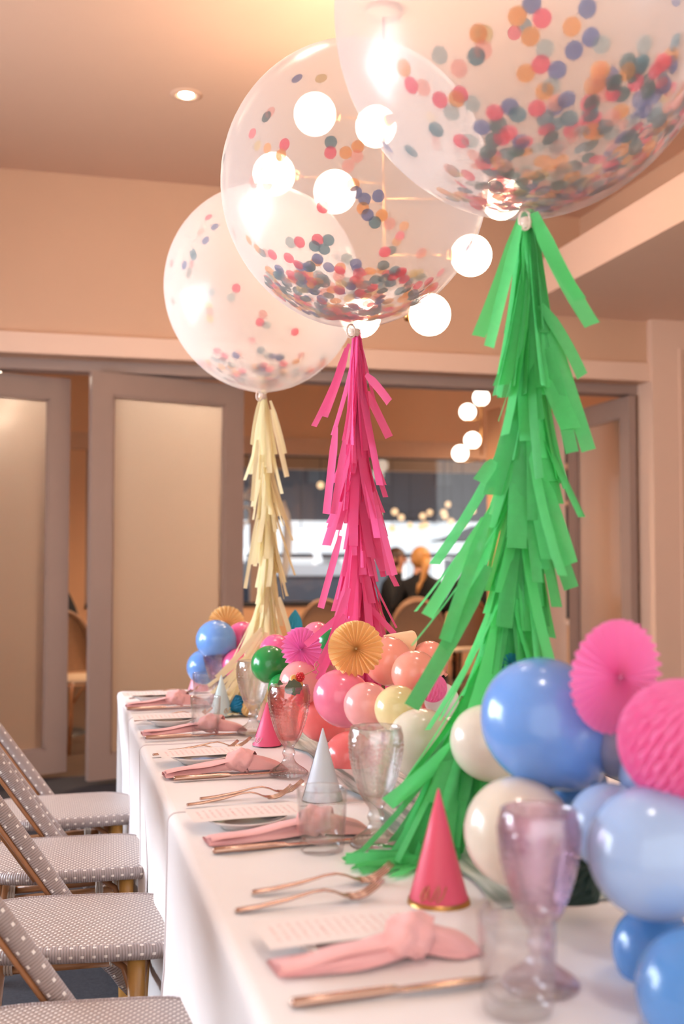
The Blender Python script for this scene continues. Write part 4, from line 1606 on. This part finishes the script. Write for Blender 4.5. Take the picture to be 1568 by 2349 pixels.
B1X = [(1005, 120, 5), (1090, 122, 2), (1106, 108, 4), (922, 150, 1), (939, 189, 0), (967, 194, 4), (1006, 222, 0), (1044, 220, 1), (1080, 230, 5), (1033, 250, 5), (1095, 70, 1), (1108, 72, 6), (1050, 150, 4),
       (1185, 30, 1), (1243, 35, 0), (1219, 2, 3), (1348, 12, 3), (1356, 78, 3), (1381, 95, 5), (1317, 108, 3), (1240, 140, 0), (1278, 153, 3), (1205, 160, 1), (1250, 105, 5), (1216, 76, 1), (1312, 54, 1), (1300, 220, 3),
       (1231, 240, 0), (1264, 190, 5), (1168, 236, 3), (1186, 254, 2), (1133, 250, 0), (997, 290, 2), (1103, 284, 3), (1166, 296, 0), (1055, 316, 0), (1075, 316, 5), (1480, 95, 5), (1475, 138, 2), (1506, 155, 0), (1441, 157, 1), (1491, 200, 7), (939, 340, 2)]
b1c, b1r = confetti_balloon(1207, 24, 441, 1.80, 'largest clear confetti balloon above the green tassel, cut by the top edge', M_MEMB, 11, Vector((0, 0, -1)) + RGT * 0.42, 215, 40, 0.0135, 0.86, B1X, 330)
B2X = [(735, 181, 6), (608, 268, 7), (617, 258, 4), (650, 330, 0), (642, 354, 1), (792, 348, 1), (820, 334, 1), (818, 356, 4), (798, 378, 4), (739, 471, 0), (810, 420, 1), (816, 438, 3), (836, 453, 3), (868, 446, 3), (843, 489, 3), (860, 506, 2),
       (876, 490, 1), (894, 509, 4), (832, 474, 1), (883, 573, 0), (967, 576, 4), (664, 552, 5), (685, 551, 0), (727, 545, 0), (720, 560, 2), (742, 567, 2), (752, 546, 2), (660, 587, 0), (704, 608, 3), (727, 589, 3), (795, 588, 5), (816, 600, 3),
       (906, 616, 2), (861, 636, 2), (928, 636, 0), (985, 640, 0), (595, 374, 4), (601, 397, 4), (610, 420, 4), (579, 415, 4), (570, 463, 5), (736, 238, 4), (1083, 598, 0), (622, 580, 0), (638, 613, 3)]
b2c, b2r = confetti_balloon(812, 424, 305, 2.58, 'middle clear confetti balloon above the hot pink tassel', M_MEMB, 12, Vector((0, 0, -1)) - RGT * 0.05, 225, 26, 0.0135, 0.72, B2X, 170)
B3X = [(477, 500, 0), (491, 521, 3), (470, 552, 3), (440, 580, 2), (443, 588, 2), (421, 608, 3), (541, 659, 0), (483, 668, 5), (529, 680, 5), (477, 700, 6), (480, 712, 4), (596, 736, 0), (603, 718, 4), (611, 742, 5), (677, 758, 0), (480, 728, 6)]
b3c, b3r = confetti_balloon(602, 660, 224, 3.50, 'farthest clear confetti balloon above the cream tassel', M_MEMB2, 13, Vector((0, 0, -1)), 110, 16, 0.0135, 0.75, B3X)


# ------------------------------------------------------------------ tissue tassels
def tassel(label, mat, cord_px, tiers, per, L0, L1, width, splay, seed, extras=()):
    pts = [at_depth(u, v, d) for (u, v, d) in cord_px]
    base = pts[0].copy()
    t = thing('tissue_tassel', label, 'tassel', base, group='paper tassels under the balloons')
    rnd = random.Random(seed)
    cum = [0]
    for a, b in zip(pts, pts[1:]):
        cum.append(cum[-1] + (b - a).length)

    def along(s):
        s = max(0, min(cum[-1] - 1e-6, s))
        for i in range(len(pts) - 1):
            if s <= cum[i + 1]:
                f = (s - cum[i]) / (cum[i + 1] - cum[i])
                return pts[i].lerp(pts[i + 1], f), (pts[i + 1] - pts[i]).normalized()
        return pts[-1], (pts[-1] - pts[-2]).normalized()
    MB().tube([p - base for p in pts], 0.0015, 5).build('cord', mat, t)

    def strip(p, hang, out, L, w, sp, curl, twist):
        side = hang.cross(out)
        if side.length < 0.05:
            side = Vector((1, 0, 0))
        side.normalize()
        wv = (side * cos(twist) + out * sin(twist)).normalized()
        vs, fs = [], []
        n = 8
        for k in range(n + 1):
            s = k / n
            q = p + hang * (L * s) + out * (0.006 + sp * L * (s ** 1.25)) + side * (curl * L * s * s)
            ww = w * (0.55 + 0.45 * min(1, s * 4))
            z0 = TOP + 0.006
            l, r = q - wv * ww / 2, q + wv * ww / 2
            mid = q + out * (0.10 * ww)
            for x in (l, mid, r):
                if x.z < z0:
                    x.z = z0 + rnd.uniform(0, 0.003)
                vs.append(x - base)
        for k in range(n):
            a = 3 * k
            fs.append((a, a + 1, a + 4, a + 3))
            fs.append((a + 1, a + 2, a + 5, a + 4))
        MB().add(vs, fs).build('paper_strip', mat, t)
    for i in range(tiers):
        s = (cum[-1] - 0.02) * i / (tiers - 1) * 0.97
        p, tg = along(s)
        for k in range(per):
            p2, tg = along(s + rnd.uniform(-0.02, 0.02))
            ph = 2 * PI * (k + rnd.uniform(-0.4, 0.4)) / per + i * 0.7
            g = Vector((0, 0, -1))
            al = tg.angle(g)
            wgt = min(1.0, 0.35 + 0.8 * al)
            hang = (g * (1 - wgt) + tg * wgt + Vector((rnd.gauss(0, .05), rnd.gauss(0, .05), 0))).normalized()
            o = Vector((cos(ph), sin(ph), 0))
            o = (o - hang * o.dot(hang)).normalized()
            stray = rnd.random() < 0.14
            strip(p2, hang, o, rnd.uniform(L0, L1), width * rnd.choice([0.6, 0.9, 1.0, 1.15]), splay * min(1.0, 0.3 + 0.16 * i, 0.45 + 0.22 * (tiers - 1 - i)) * rnd.uniform(0.35, 1.15) * (2.1 if stray else 1), rnd.gauss(0, 0.09), rnd.uniform(-0.6, 0.6))
    for (u0, v0, u1, v1, d, bow) in extras:
        a, b = at_depth(u0, v0, d), at_depth(u1, v1, d - 0.02)
        hang = (b - a).normalized()
        o = (CAM - a)
        o = (o - hang * o.dot(hang)).normalized()
        strip(a, hang, o, (b - a).length, width * rnd.uniform(0.6, 0.95), 0.02, bow, rnd.uniform(-0.4, 0.4))
    return t


tassel('emerald green tissue tassel trailing from the largest balloon down to the table', P_GREEN,
       [(1209, 482, 1.80), (1216, 650, 1.79), (1215, 850, 1.79), (1200, 1050, 1.79), (1180, 1250, 1.78), (1155, 1420, 1.76), (1105, 1560, 1.74), (1050, 1690, 1.72), (1000, 1830, 1.70), (962, 1950, 1.67)],
       14, 17, 0.19, 0.30, 0.028, 0.24, 21,
       [(1225, 490, 1330, 760, 1.77, -0.10), (1222, 500, 1310, 700, 1.78, -0.1), (1190, 520, 1120, 800, 1.77, 0.0), (1195, 500, 1110, 780, 1.80, 0.05), (1240, 700, 1355, 850, 1.77, 0.12), (1262, 760, 1350, 1035, 1.77, 0.0), (1258, 800, 1312, 1040, 1.76, 0), (1250, 820, 1340, 1000, 1.80, 0),
        (1235, 1080, 1320, 1290, 1.76, 0.05), (1240, 1150, 1310, 1350, 1.77, 0), (1130, 1060, 1095, 1110, 1.78, 0), (1120, 1180, 1020, 1470, 1.74, 0), (1110, 1190, 990, 1420, 1.75, 0.05), (1120, 1300, 960, 1630, 1.74, 0.05), (1060, 1690, 905, 1860, 1.70, 0.1), (1040, 1720, 935, 1960, 1.69, 0), (1080, 1700, 1040, 1940, 1.70, 0),
        (960, 1972, 790, 1975, 1.655, 0), (970, 1975, 815, 2002, 1.645, 0), (965, 1968, 840, 1966, 1.67, 0), (985, 1960, 935, 2012, 1.64, 0), (1090, 1640, 1075, 1930, 1.73, 0), (1110, 1620, 1110, 1880, 1.74, 0)])
tassel('hot pink tissue tassel hanging from the middle balloon', P_PINK,
       [(818, 755, 2.58), (821, 900, 2.58), (822, 1050, 2.58), (822, 1200, 2.57), (826, 1330, 2.57), (832, 1440, 2.56)],
       13, 17, 0.18, 0.30, 0.021, 0.18, 22,
       [(800, 790, 735, 985, 2.56, 0.08), (795, 800, 750, 960, 2.57, 0.05), (840, 860, 900, 918, 2.56, 0.1), (842, 900, 893, 1005, 2.58, 0), (780, 1230, 735, 1395, 2.52, 0), (870, 1190, 905, 1320, 2.52, 0), (865, 1160, 893, 1320, 2.54, 0),
        (790, 1410, 722, 1545, 2.46, 0), (800, 1420, 745, 1530, 2.45, 0), (795, 1400, 700, 1480, 2.5, 0), (782, 1440, 730, 1560, 2.44, 0), (845, 1390, 905, 1455, 2.55, 0), (800, 1350, 760, 1470, 2.5, 0), (770, 980, 748, 1180, 2.53, 0), (790, 1010, 765, 1180, 2.53, 0)])
tassel('cream yellow tissue tassel hanging from the farthest balloon', P_CREAM,
       [(604, 893, 3.5), (606, 1000, 3.5), (614, 1130, 3.5), (616, 1260, 3.49), (612, 1380, 3.44), (600, 1460, 3.38), (572, 1530, 3.32), (548, 1590, 3.28)],
       13, 16, 0.18, 0.30, 0.018, 0.155, 23,
       [(620, 920, 660, 1040, 3.48, 0.05), (622, 940, 658, 1095, 3.48, 0), (598, 910, 566, 1018, 3.48, -0.1), (590, 1180, 562, 1350, 3.46, 0), (590, 1010, 578, 1150, 3.46, 0), (640, 1370, 664, 1450, 3.44, 0), (600, 1440, 505, 1560, 3.3, 0.06), (600, 1450, 520, 1590, 3.3, 0.06), (610, 1450, 560, 1600, 3.3, 0.06), (570, 1500, 482, 1578, 3.3, 0.06), (615, 1450, 590, 1590, 3.3, 0.03), (590, 1470, 530, 1600, 3.3, 0.05), (600, 1480, 545, 1590, 3.3, 0.0), (605, 1460, 500, 1600, 3.3, 0.1)])

# ------------------------------------------------------------------ globe chandelier, downlights, pendants
def chandelier():
    px = [(722, 262, 4.05), (628, 400, 4.0), (768, 440, 3.95), (862, 290, 4.15), (985, 722, 4.05), (1080, 586, 4.1), (1150, 456, 4.1), (826, 728, 4.2)]
    hub = at_depth(880, 470, 4.1)
    t = thing('globe_chandelier', 'cluster of glowing white globes on brass rods behind the balloons', 'chandelier', (hub.x, hub.y, CEIL))
    o0 = Vector((hub.x, hub.y, CEIL))
    MB().lathe([(0.0, 0.0), (0.07, 0.0), (0.07, -0.02), (0.0, -0.03)], 24).build('canopy', M_CEIL, t)
    pts = [at_depth(u, v, d) - o0 for (u, v, d) in px]
    zmin = min(p.z for p in pts)
    MB().tube([(0, 0, -0.02), (0, 0, zmin)], 0.005, 10).build('stem', M_BRASS, t)
    R = 47 / F_PX * 4.05
    me = MB().sphere((0, 0, 0), R, 28, 16).mesh('globe', M_GLOBE)
    for p in pts:
        arm = MB().tube([(0, 0, p.z), p * 1.0 - Vector((p.x, p.y, 0)).normalized() * (R * 0.95)], 0.0035, 8).build('arm', M_BRASS, t)
        d = Vector((p.x, p.y, 0)).normalized()
        MB().tube([p - d * (R * 1.22), p - d * (R * 0.9)], [0.02, 0.026], 12).build('socket', M_BRASS, arm)
        link('globe', me, t, p)


chandelier()


def downlight(x, y, label):
    t = thing('downlight', label, 'downlight', (x, y, CEIL), group='recessed ceiling downlights')
    MB().lathe([(0.040, -0.002), (0.045, -0.006), (0.066, -0.006), (0.072, 0.0)], 32).build('trim_ring', M_CEIL, t)
    MB().lathe([(0.042, -0.003), (0.036, 0.04), (0.03, 0.05)], 28).build('reflector', M_TRIM, t)
    MB().lathe([(0.0, -0.014), (0.022, -0.012), (0.033, -0.004), (0.036, 0.008)], 24).build('lamp', M_BULB, t)
    return t


def spot(loc, target, power, ang, blend=0.6, col=(1.0, 0.92, 0.85), size=0.14):
    d = bpy.data.lights.new('downlight_or_fill', 'SPOT')
    d.energy, d.spot_size, d.spot_blend, d.color, d.shadow_soft_size = power, ang, blend, col, size
    o = bpy.data.objects.new('downlight_or_fill', d)
    COL.objects.link(o)
    o.location = loc
    o.rotation_euler = (Vector(target) - Vector(loc)).to_track_quat('-Z', 'Y').to_euler()


p = on_z(427, 217, CEIL)
downlight(p.x, p.y, 'recessed ceiling downlight left of the balloons')
spot((p.x, p.y, CEIL - 0.03), (p.x, p.y, 0), 30, 1.6)
for (x, y) in ((0.45, 0.9), (0.95, 1.9), (0.45, 2.9)):
    spot((x, y, CEIL - 0.03), (x, y, 0), 24, 1.5)


def pendant(pxs, Y, label):
    c = at_y(*pxs[0], Y)
    t = thing('globe_pendant', label, 'pendant lamp', (c.x, c.y, 3.0))
    o0 = Vector((c.x, c.y, 3.0))
    xs = [at_y(u, v, Y + 0.1 * (k % 2)) - o0 for k, (u, v) in enumerate(pxs)]
    MB().tube([(0, 0, 0), (0, 0, min(p.z for p in xs) - 0.02)], 0.008, 8).build('stem', M_BRASS, t)
    me = MB().sphere((0, 0, 0), 0.075, 24, 14).mesh('globe', emit('pendant_glow', (1.0, 0.84, 0.68), 5))
    for p in xs:
        link('globe', me, t, p)
        d = Vector((p.x, p.y, 0))
        a = MB().tube([(0, 0, p.z - 0.07), p - Vector((0, 0, 0.085))], 0.006, 6).build('arm', M_BRASS, t)
        MB().tube([p - Vector((0, 0, 0.088)), p - Vector((0, 0, 0.068))], 0.022, 10).build('socket', M_BRASS, a)


pendant([(1103, 912), (1072, 945), (1083, 1010), (1055, 1040)], 9.4, 'four white globe pendant in the next room')
for (x, y) in ((2.0, 8.2), (4.8, 9.4)):
    spot((x, y, 2.97), (x, y, 0), 300, 2.6, col=(1.0, 0.70, 0.46))  # added fill lamps without fixtures, brighten the next room

gp = thing('globe_pendant', 'added globe lamp hidden behind the frosted door to light its pane', 'pendant lamp', (0.62, 6.82, 3.0))  # made-up lamp, placed to brighten the frosted pane from behind
MB().tube([(0, 0, 0), (0, 0, -0.5)], 0.008, 8).build('stem', M_BRASS, gp)
MB().sphere((0, 0, -0.6), 0.1, 24, 14).build('globe', emit('pane_backlight_glow', (1.0, 0.82, 0.64), 30), gp)
gp = thing('globe_pendant', 'added globe lamp hidden behind the left frosted door to light its pane', 'pendant lamp', (-0.42, 6.85, 3.0))  # second made-up lamp, backlights the left frosted pane
MB().tube([(0, 0, 0), (0, 0, -0.5)], 0.008, 8).build('stem', M_BRASS, gp)
MB().sphere((0, 0, -0.6), 0.1, 24, 14).build('globe', bpy.data.materials['pane_backlight_glow'], gp)

# ------------------------------------------------------------------ furniture and people in the next room
def rattan_chair(x, y, rz, label):
    t = thing('rattan_chair', label, 'chair', (x, y, 0), rz, 'rattan chairs in the next room')
    seat = MB().lathe([(0.0, 0.46), (0.19, 0.46), (0.21, 0.45), (0.21, 0.43), (0.0, 0.43)], 24)
    seat.build('seat', pm('cream_pad_%s' % label[:9], (214, 190, 160), 0.7), t)
    for (sx, sy) in ((1, 1), (1, -1), (-1, 1), (-1, -1)):
        MB().tube([(sx * 0.15, sy * 0.15, 0.44), (sx * 0.17, sy * 0.17, 0.2), (sx * 0.20, sy * 0.20, 0)], [0.014, 0.015, 0.012], 8).build('leg', M_BAMBOO, t)
    for s in (-1, 1):
        MB().tube([(s * 0.155, 0.155, 0.30), (s * 0.10, 0.19, 0.40), (0, 0.2, 0.43)], 0.008, 6).build('brace', M_BAMBOO, t)
    hoop = [(0.23 * cos(PI * k / 20), -0.19 - 0.05 * sin(PI * k / 20), 0.44 + 0.43 * sin(PI * k / 20) ** 0.7) for k in range(21)]
    MB().tube(hoop, 0.018, 8).build('back_hoop', M_RATTAN, t)

    def panel(a, b):
        xx = -0.215 + 0.43 * b
        h = 0.41 * max(0, 1 - (xx / 0.23) ** 2) ** 0.35
        return (xx, -0.19 - 0.045 * (a ** 0.7), 0.47 + h * a)
    MB().grid(panel, 8, 14).build('back_panel', M_RATTAN, t)
    return t


def person(x, y, rz, label, hair, braid=False, lean=0.0, sc=1.0, name='person'):
    t = thing(name, label, 'person', (x, y, 0), rz)
    V = [(0, 0, .50), (0, -.02 + lean * .3, .72), (0, lean * .6, .95), (0, .01 + lean * .8, 1.06), (0, .02 + lean, 1.13), (0, .035 + lean, 1.21), (0, .02 + lean, 1.285)]
    Rr = [(.15, .12), (.135, .105), (.155, .10), (.075, .075), (.055, .058), (.078, .092), (.06, .068)]
    E = [(0, 1), (1, 2), (2, 3), (3, 4), (4, 5), (5, 6)]

    def chain(start, pts, rads):
        prev = start
        for p_, r_ in zip(pts, rads):
            V.append(p_)
            Rr.append((r_, r_))
            E.append((prev, len(V) - 1))
            prev = len(V) - 1
    for s in (-1, 1):
        chain(2, [(s * .17, lean * .6, .98), (s * .23, .08 + lean * .5, .76), (s * .15, .30 + lean * .3, .76), (s * .11, .38 + lean * .3, .765)], [.062, .048, .036, .028])
        chain(0, [(s * .10, .06, .50), (s * .13, .43, .51), (s * .13, .42, .12), (s * .13, .52, .05)], [.095, .07, .045, .035])
    V = [(a * sc, b * sc, c * (1 if c < .51 else 1)) for (a, b, c) in V]
    me = bpy.data.meshes.new('body')
    me.from_pydata(V, E, [])
    o = bpy.data.objects.new('body', me)
    COL.objects.link(o)
    md = o.modifiers.new('skin', 'SKIN')
    for i, r_ in enumerate(Rr):
        me.skin_vertices[0].data[i].radius = r_
    me.skin_vertices[0].data[0].use_root = True
    md.use_smooth_shade = True
    sd = o.modifiers.new('sub', 'SUBSURF')
    sd.levels = sd.render_levels = 2
    dg = bpy.context.evaluated_depsgraph_get()
    m2 = bpy.data.meshes.new_from_object(o.evaluated_get(dg))
    m2.materials.clear()
    m2.materials.append(M_BLACK)
    m2.materials.append(M_SKIN)
    for pl in m2.polygons:
        c = pl.center
        hand = c.y > .33 and c.z > .70 and abs(c.x) > .05 and c.z < .85
        pl.material_index = 1 if (c.z > 1.085 or hand) else 0
        pl.use_smooth = True
    bpy.data.objects.remove(o)
    b = link('body', m2, t)
    hm = MB().sphere((0, .012 + lean, 1.225), 0.1, 22, 14, (0.92, 1.02, 1.08))
    cut = [f for f in hm.f if not all((hm.v[k][1] > .055 + lean and hm.v[k][2] < 1.27) for k in f)]
    hm.f = cut
    h = hm.build('hair', hair, t)
    MB().sphere((0, .118 + lean, 1.20), 0.016, 8, 6, (0.8, 1, 1.3)).build('nose', M_SKIN, b)
    for s in (-1, 1):
        MB().sphere((s * .088, .03 + lean, 1.205), 0.02, 8, 6, (0.4, 0.8, 1.3)).build('ear', M_SKIN, b)
        MB().sphere((s * .032, .105 + lean, 1.225), 0.009, 8, 6).build('eye', M_DARKMETAL, b)
    MB().tube([(-.025, .112 + lean, 1.165), (0, .118 + lean, 1.163), (.025, .112 + lean, 1.165)], 0.005, 6).build('mouth', pm('lips_%s' % label[:14], (170, 90, 84), 0.5), b)
    if braid:
        MB().tube([(.01, -.075 + lean, 1.21), (-.01, -.11 + lean, 1.13), (-.04, -.125 + lean, 1.04), (-.06, -.125 + lean, 1.0), (-.075, -.125 + lean, .98), (-.10, -.125 + lean, .90)], [.05, .035, .026, .014, .024, .010], 10).build('braid', hair, h)
    return t


HAIR_B = pm('blond_hair', (190, 136, 78), 0.5, var=0.25, scale=60)
HAIR_D = pm('dark_hair', (44, 34, 30), 0.5, var=0.2)
HAIR_R = pm('brown_hair', (70, 46, 34), 0.5, var=0.2)
p = at_y(966, 1330, 9.6)
person(p.x, 9.6, 0.1, 'person in black with a long blond braid, seen from behind', HAIR_B, True)
p = at_y(898, 1330, 10.35)
person(p.x, 10.35, -2.2, 'person in dark clothes behind the pink tassel, turned sideways', HAIR_R, lean=0.03)
p = at_y(1085, 1330, 9.5)
person(p.x, 9.5, 0.3, 'person in black behind the green tassel', HAIR_D, lean=0.02)
p = at_y(180, 1390, 8.9)
person(p.x, 8.9, 1.5, 'person in black seen through the gap between the doors', HAIR_D, lean=0.3)
for (u, v, Y, rz, lab) in ((930, 1400, 9.3, 0.1, 'round rattan chair back behind the braided person'), (955, 1425, 8.7, -0.25, 'nearer round rattan chair back below the braided person'),
                           (715, 1400, 9.1, 0.2, 'round rattan chair back left of the pink tassel'), (1040, 1455, 8.9, 0.3, 'dark rattan chair left of the green tassel'),
                           (184, 1420, 7.3, -2.6, 'rattan chair with cream seat in the gap between the doors')):
    p = at_y(u, v, Y)
    rattan_chair(p.x, Y, rz, lab)
# dining tables of the next room
def bistro_table(x, y, r, label, z=0.72):
    t = thing('bistro_table', label, 'table', (x, y, 0))
    MB().lathe([(0, z), (r, z), (r, z - 0.03), (0, z - 0.03)], 32).build('table_top', pm('table_%s' % label[:8], (196, 172, 146), 0.4), t)
    MB().lathe([(r, z - 0.004), (r + 0.006, z - 0.012), (r, z - 0.03)], 32).build('edge', M_DARKMETAL, t)
    MB().tube([(0, 0, z - 0.03), (0, 0, 0.03)], 0.03, 10).build('pedestal', M_DARKMETAL, t)
    MB().lathe([(0, 0.04), (0.2, 0.02), (0.22, 0)], 20).build('base', M_DARKMETAL, t)


bistro_table(0.0, 7.95, 0.27, 'small round table in the gap between the doors', 0.66)
bistro_table(3.75, 10.35, 0.25, 'round table in front of the seated people')
M_JAR = pm('white_jar', (232, 214, 196), 0.4)
for k, (dx, dy) in enumerate(((0.02, -0.18), (0.12, -0.1), (-0.1, -0.2))):
    tag(MB().lathe([(0, 0), (0.022, 0), (0.024, 0.05), (0.014, 0.07), (0.014, 0.085), (0, 0.09)], 14).build('condiment_jar', M_JAR, None, True, (0.1 + dx, 7.95 + dy, 0.66)),
        ['white condiment jar in the middle of the small round table', 'white condiment jar on the right of the small round table', 'white condiment jar on the left of the small round table'][k], 'jar', 'jars on the small round table')
# back bar with shelves of glassware on the right
bb = thing('back_bar', 'tall wooden back bar with shelves right of the green tassel', 'cabinet', (4.0, 8.5, 0))
MB().box((-0.35, 0.25, 0), (0.6, 0.3, 2.5)).build('back_panel', pm('bar_dark', (86, 62, 50), 0.6), bb, False)
MB().box((-0.35, -0.05, 0), (0.6, 0.25, 0.66)).build('base_cabinet', M_BACKWALL, bb, False)
MB().box((-0.38, -0.08, 0.66), (0.63, 0.25, 0.70)).build('counter_top', M_TRIM, bb, False)
MB().box((-0.35, 0.02, 0.72), (0.6, 0.25, 1.12)).build('niche_shade', M_BLACK, bb, False)  # solid black block standing in for shade inside the niche
for k, z in enumerate((1.35, 1.68, 2.0, 2.3)):
    MB().box((-0.35, 0, z), (0.6, 0.25, z + 0.03)).build('shelf', M_BACKWALL, bb, False)
MB().box((-0.40, -0.02, 0.70), (-0.35, 0.3, 2.5)).build('side_panel', M_BACKWALL, bb, False)
jm = MB().lathe([(0, 0), (0.03, 0), (0.035, 0.06), (0.03, 0.11), (0.0, 0.11)], 12).mesh('shelf_glass', M_JAR)
nth = ['leftmost', 'second from the left', 'third from the left', 'fourth from the left', 'rightmost']
for k, z in enumerate((1.38, 1.71, 2.03)):
    for j in range(5):
        tag(link('shelf_glass', jm, None, (3.75 + 0.14 * j, 8.60, z)), '%s pale cup on the %s shelf of the back bar' % (nth[j], ['lowest', 'middle', 'top'][k]), 'cup', 'cups on the back bar')
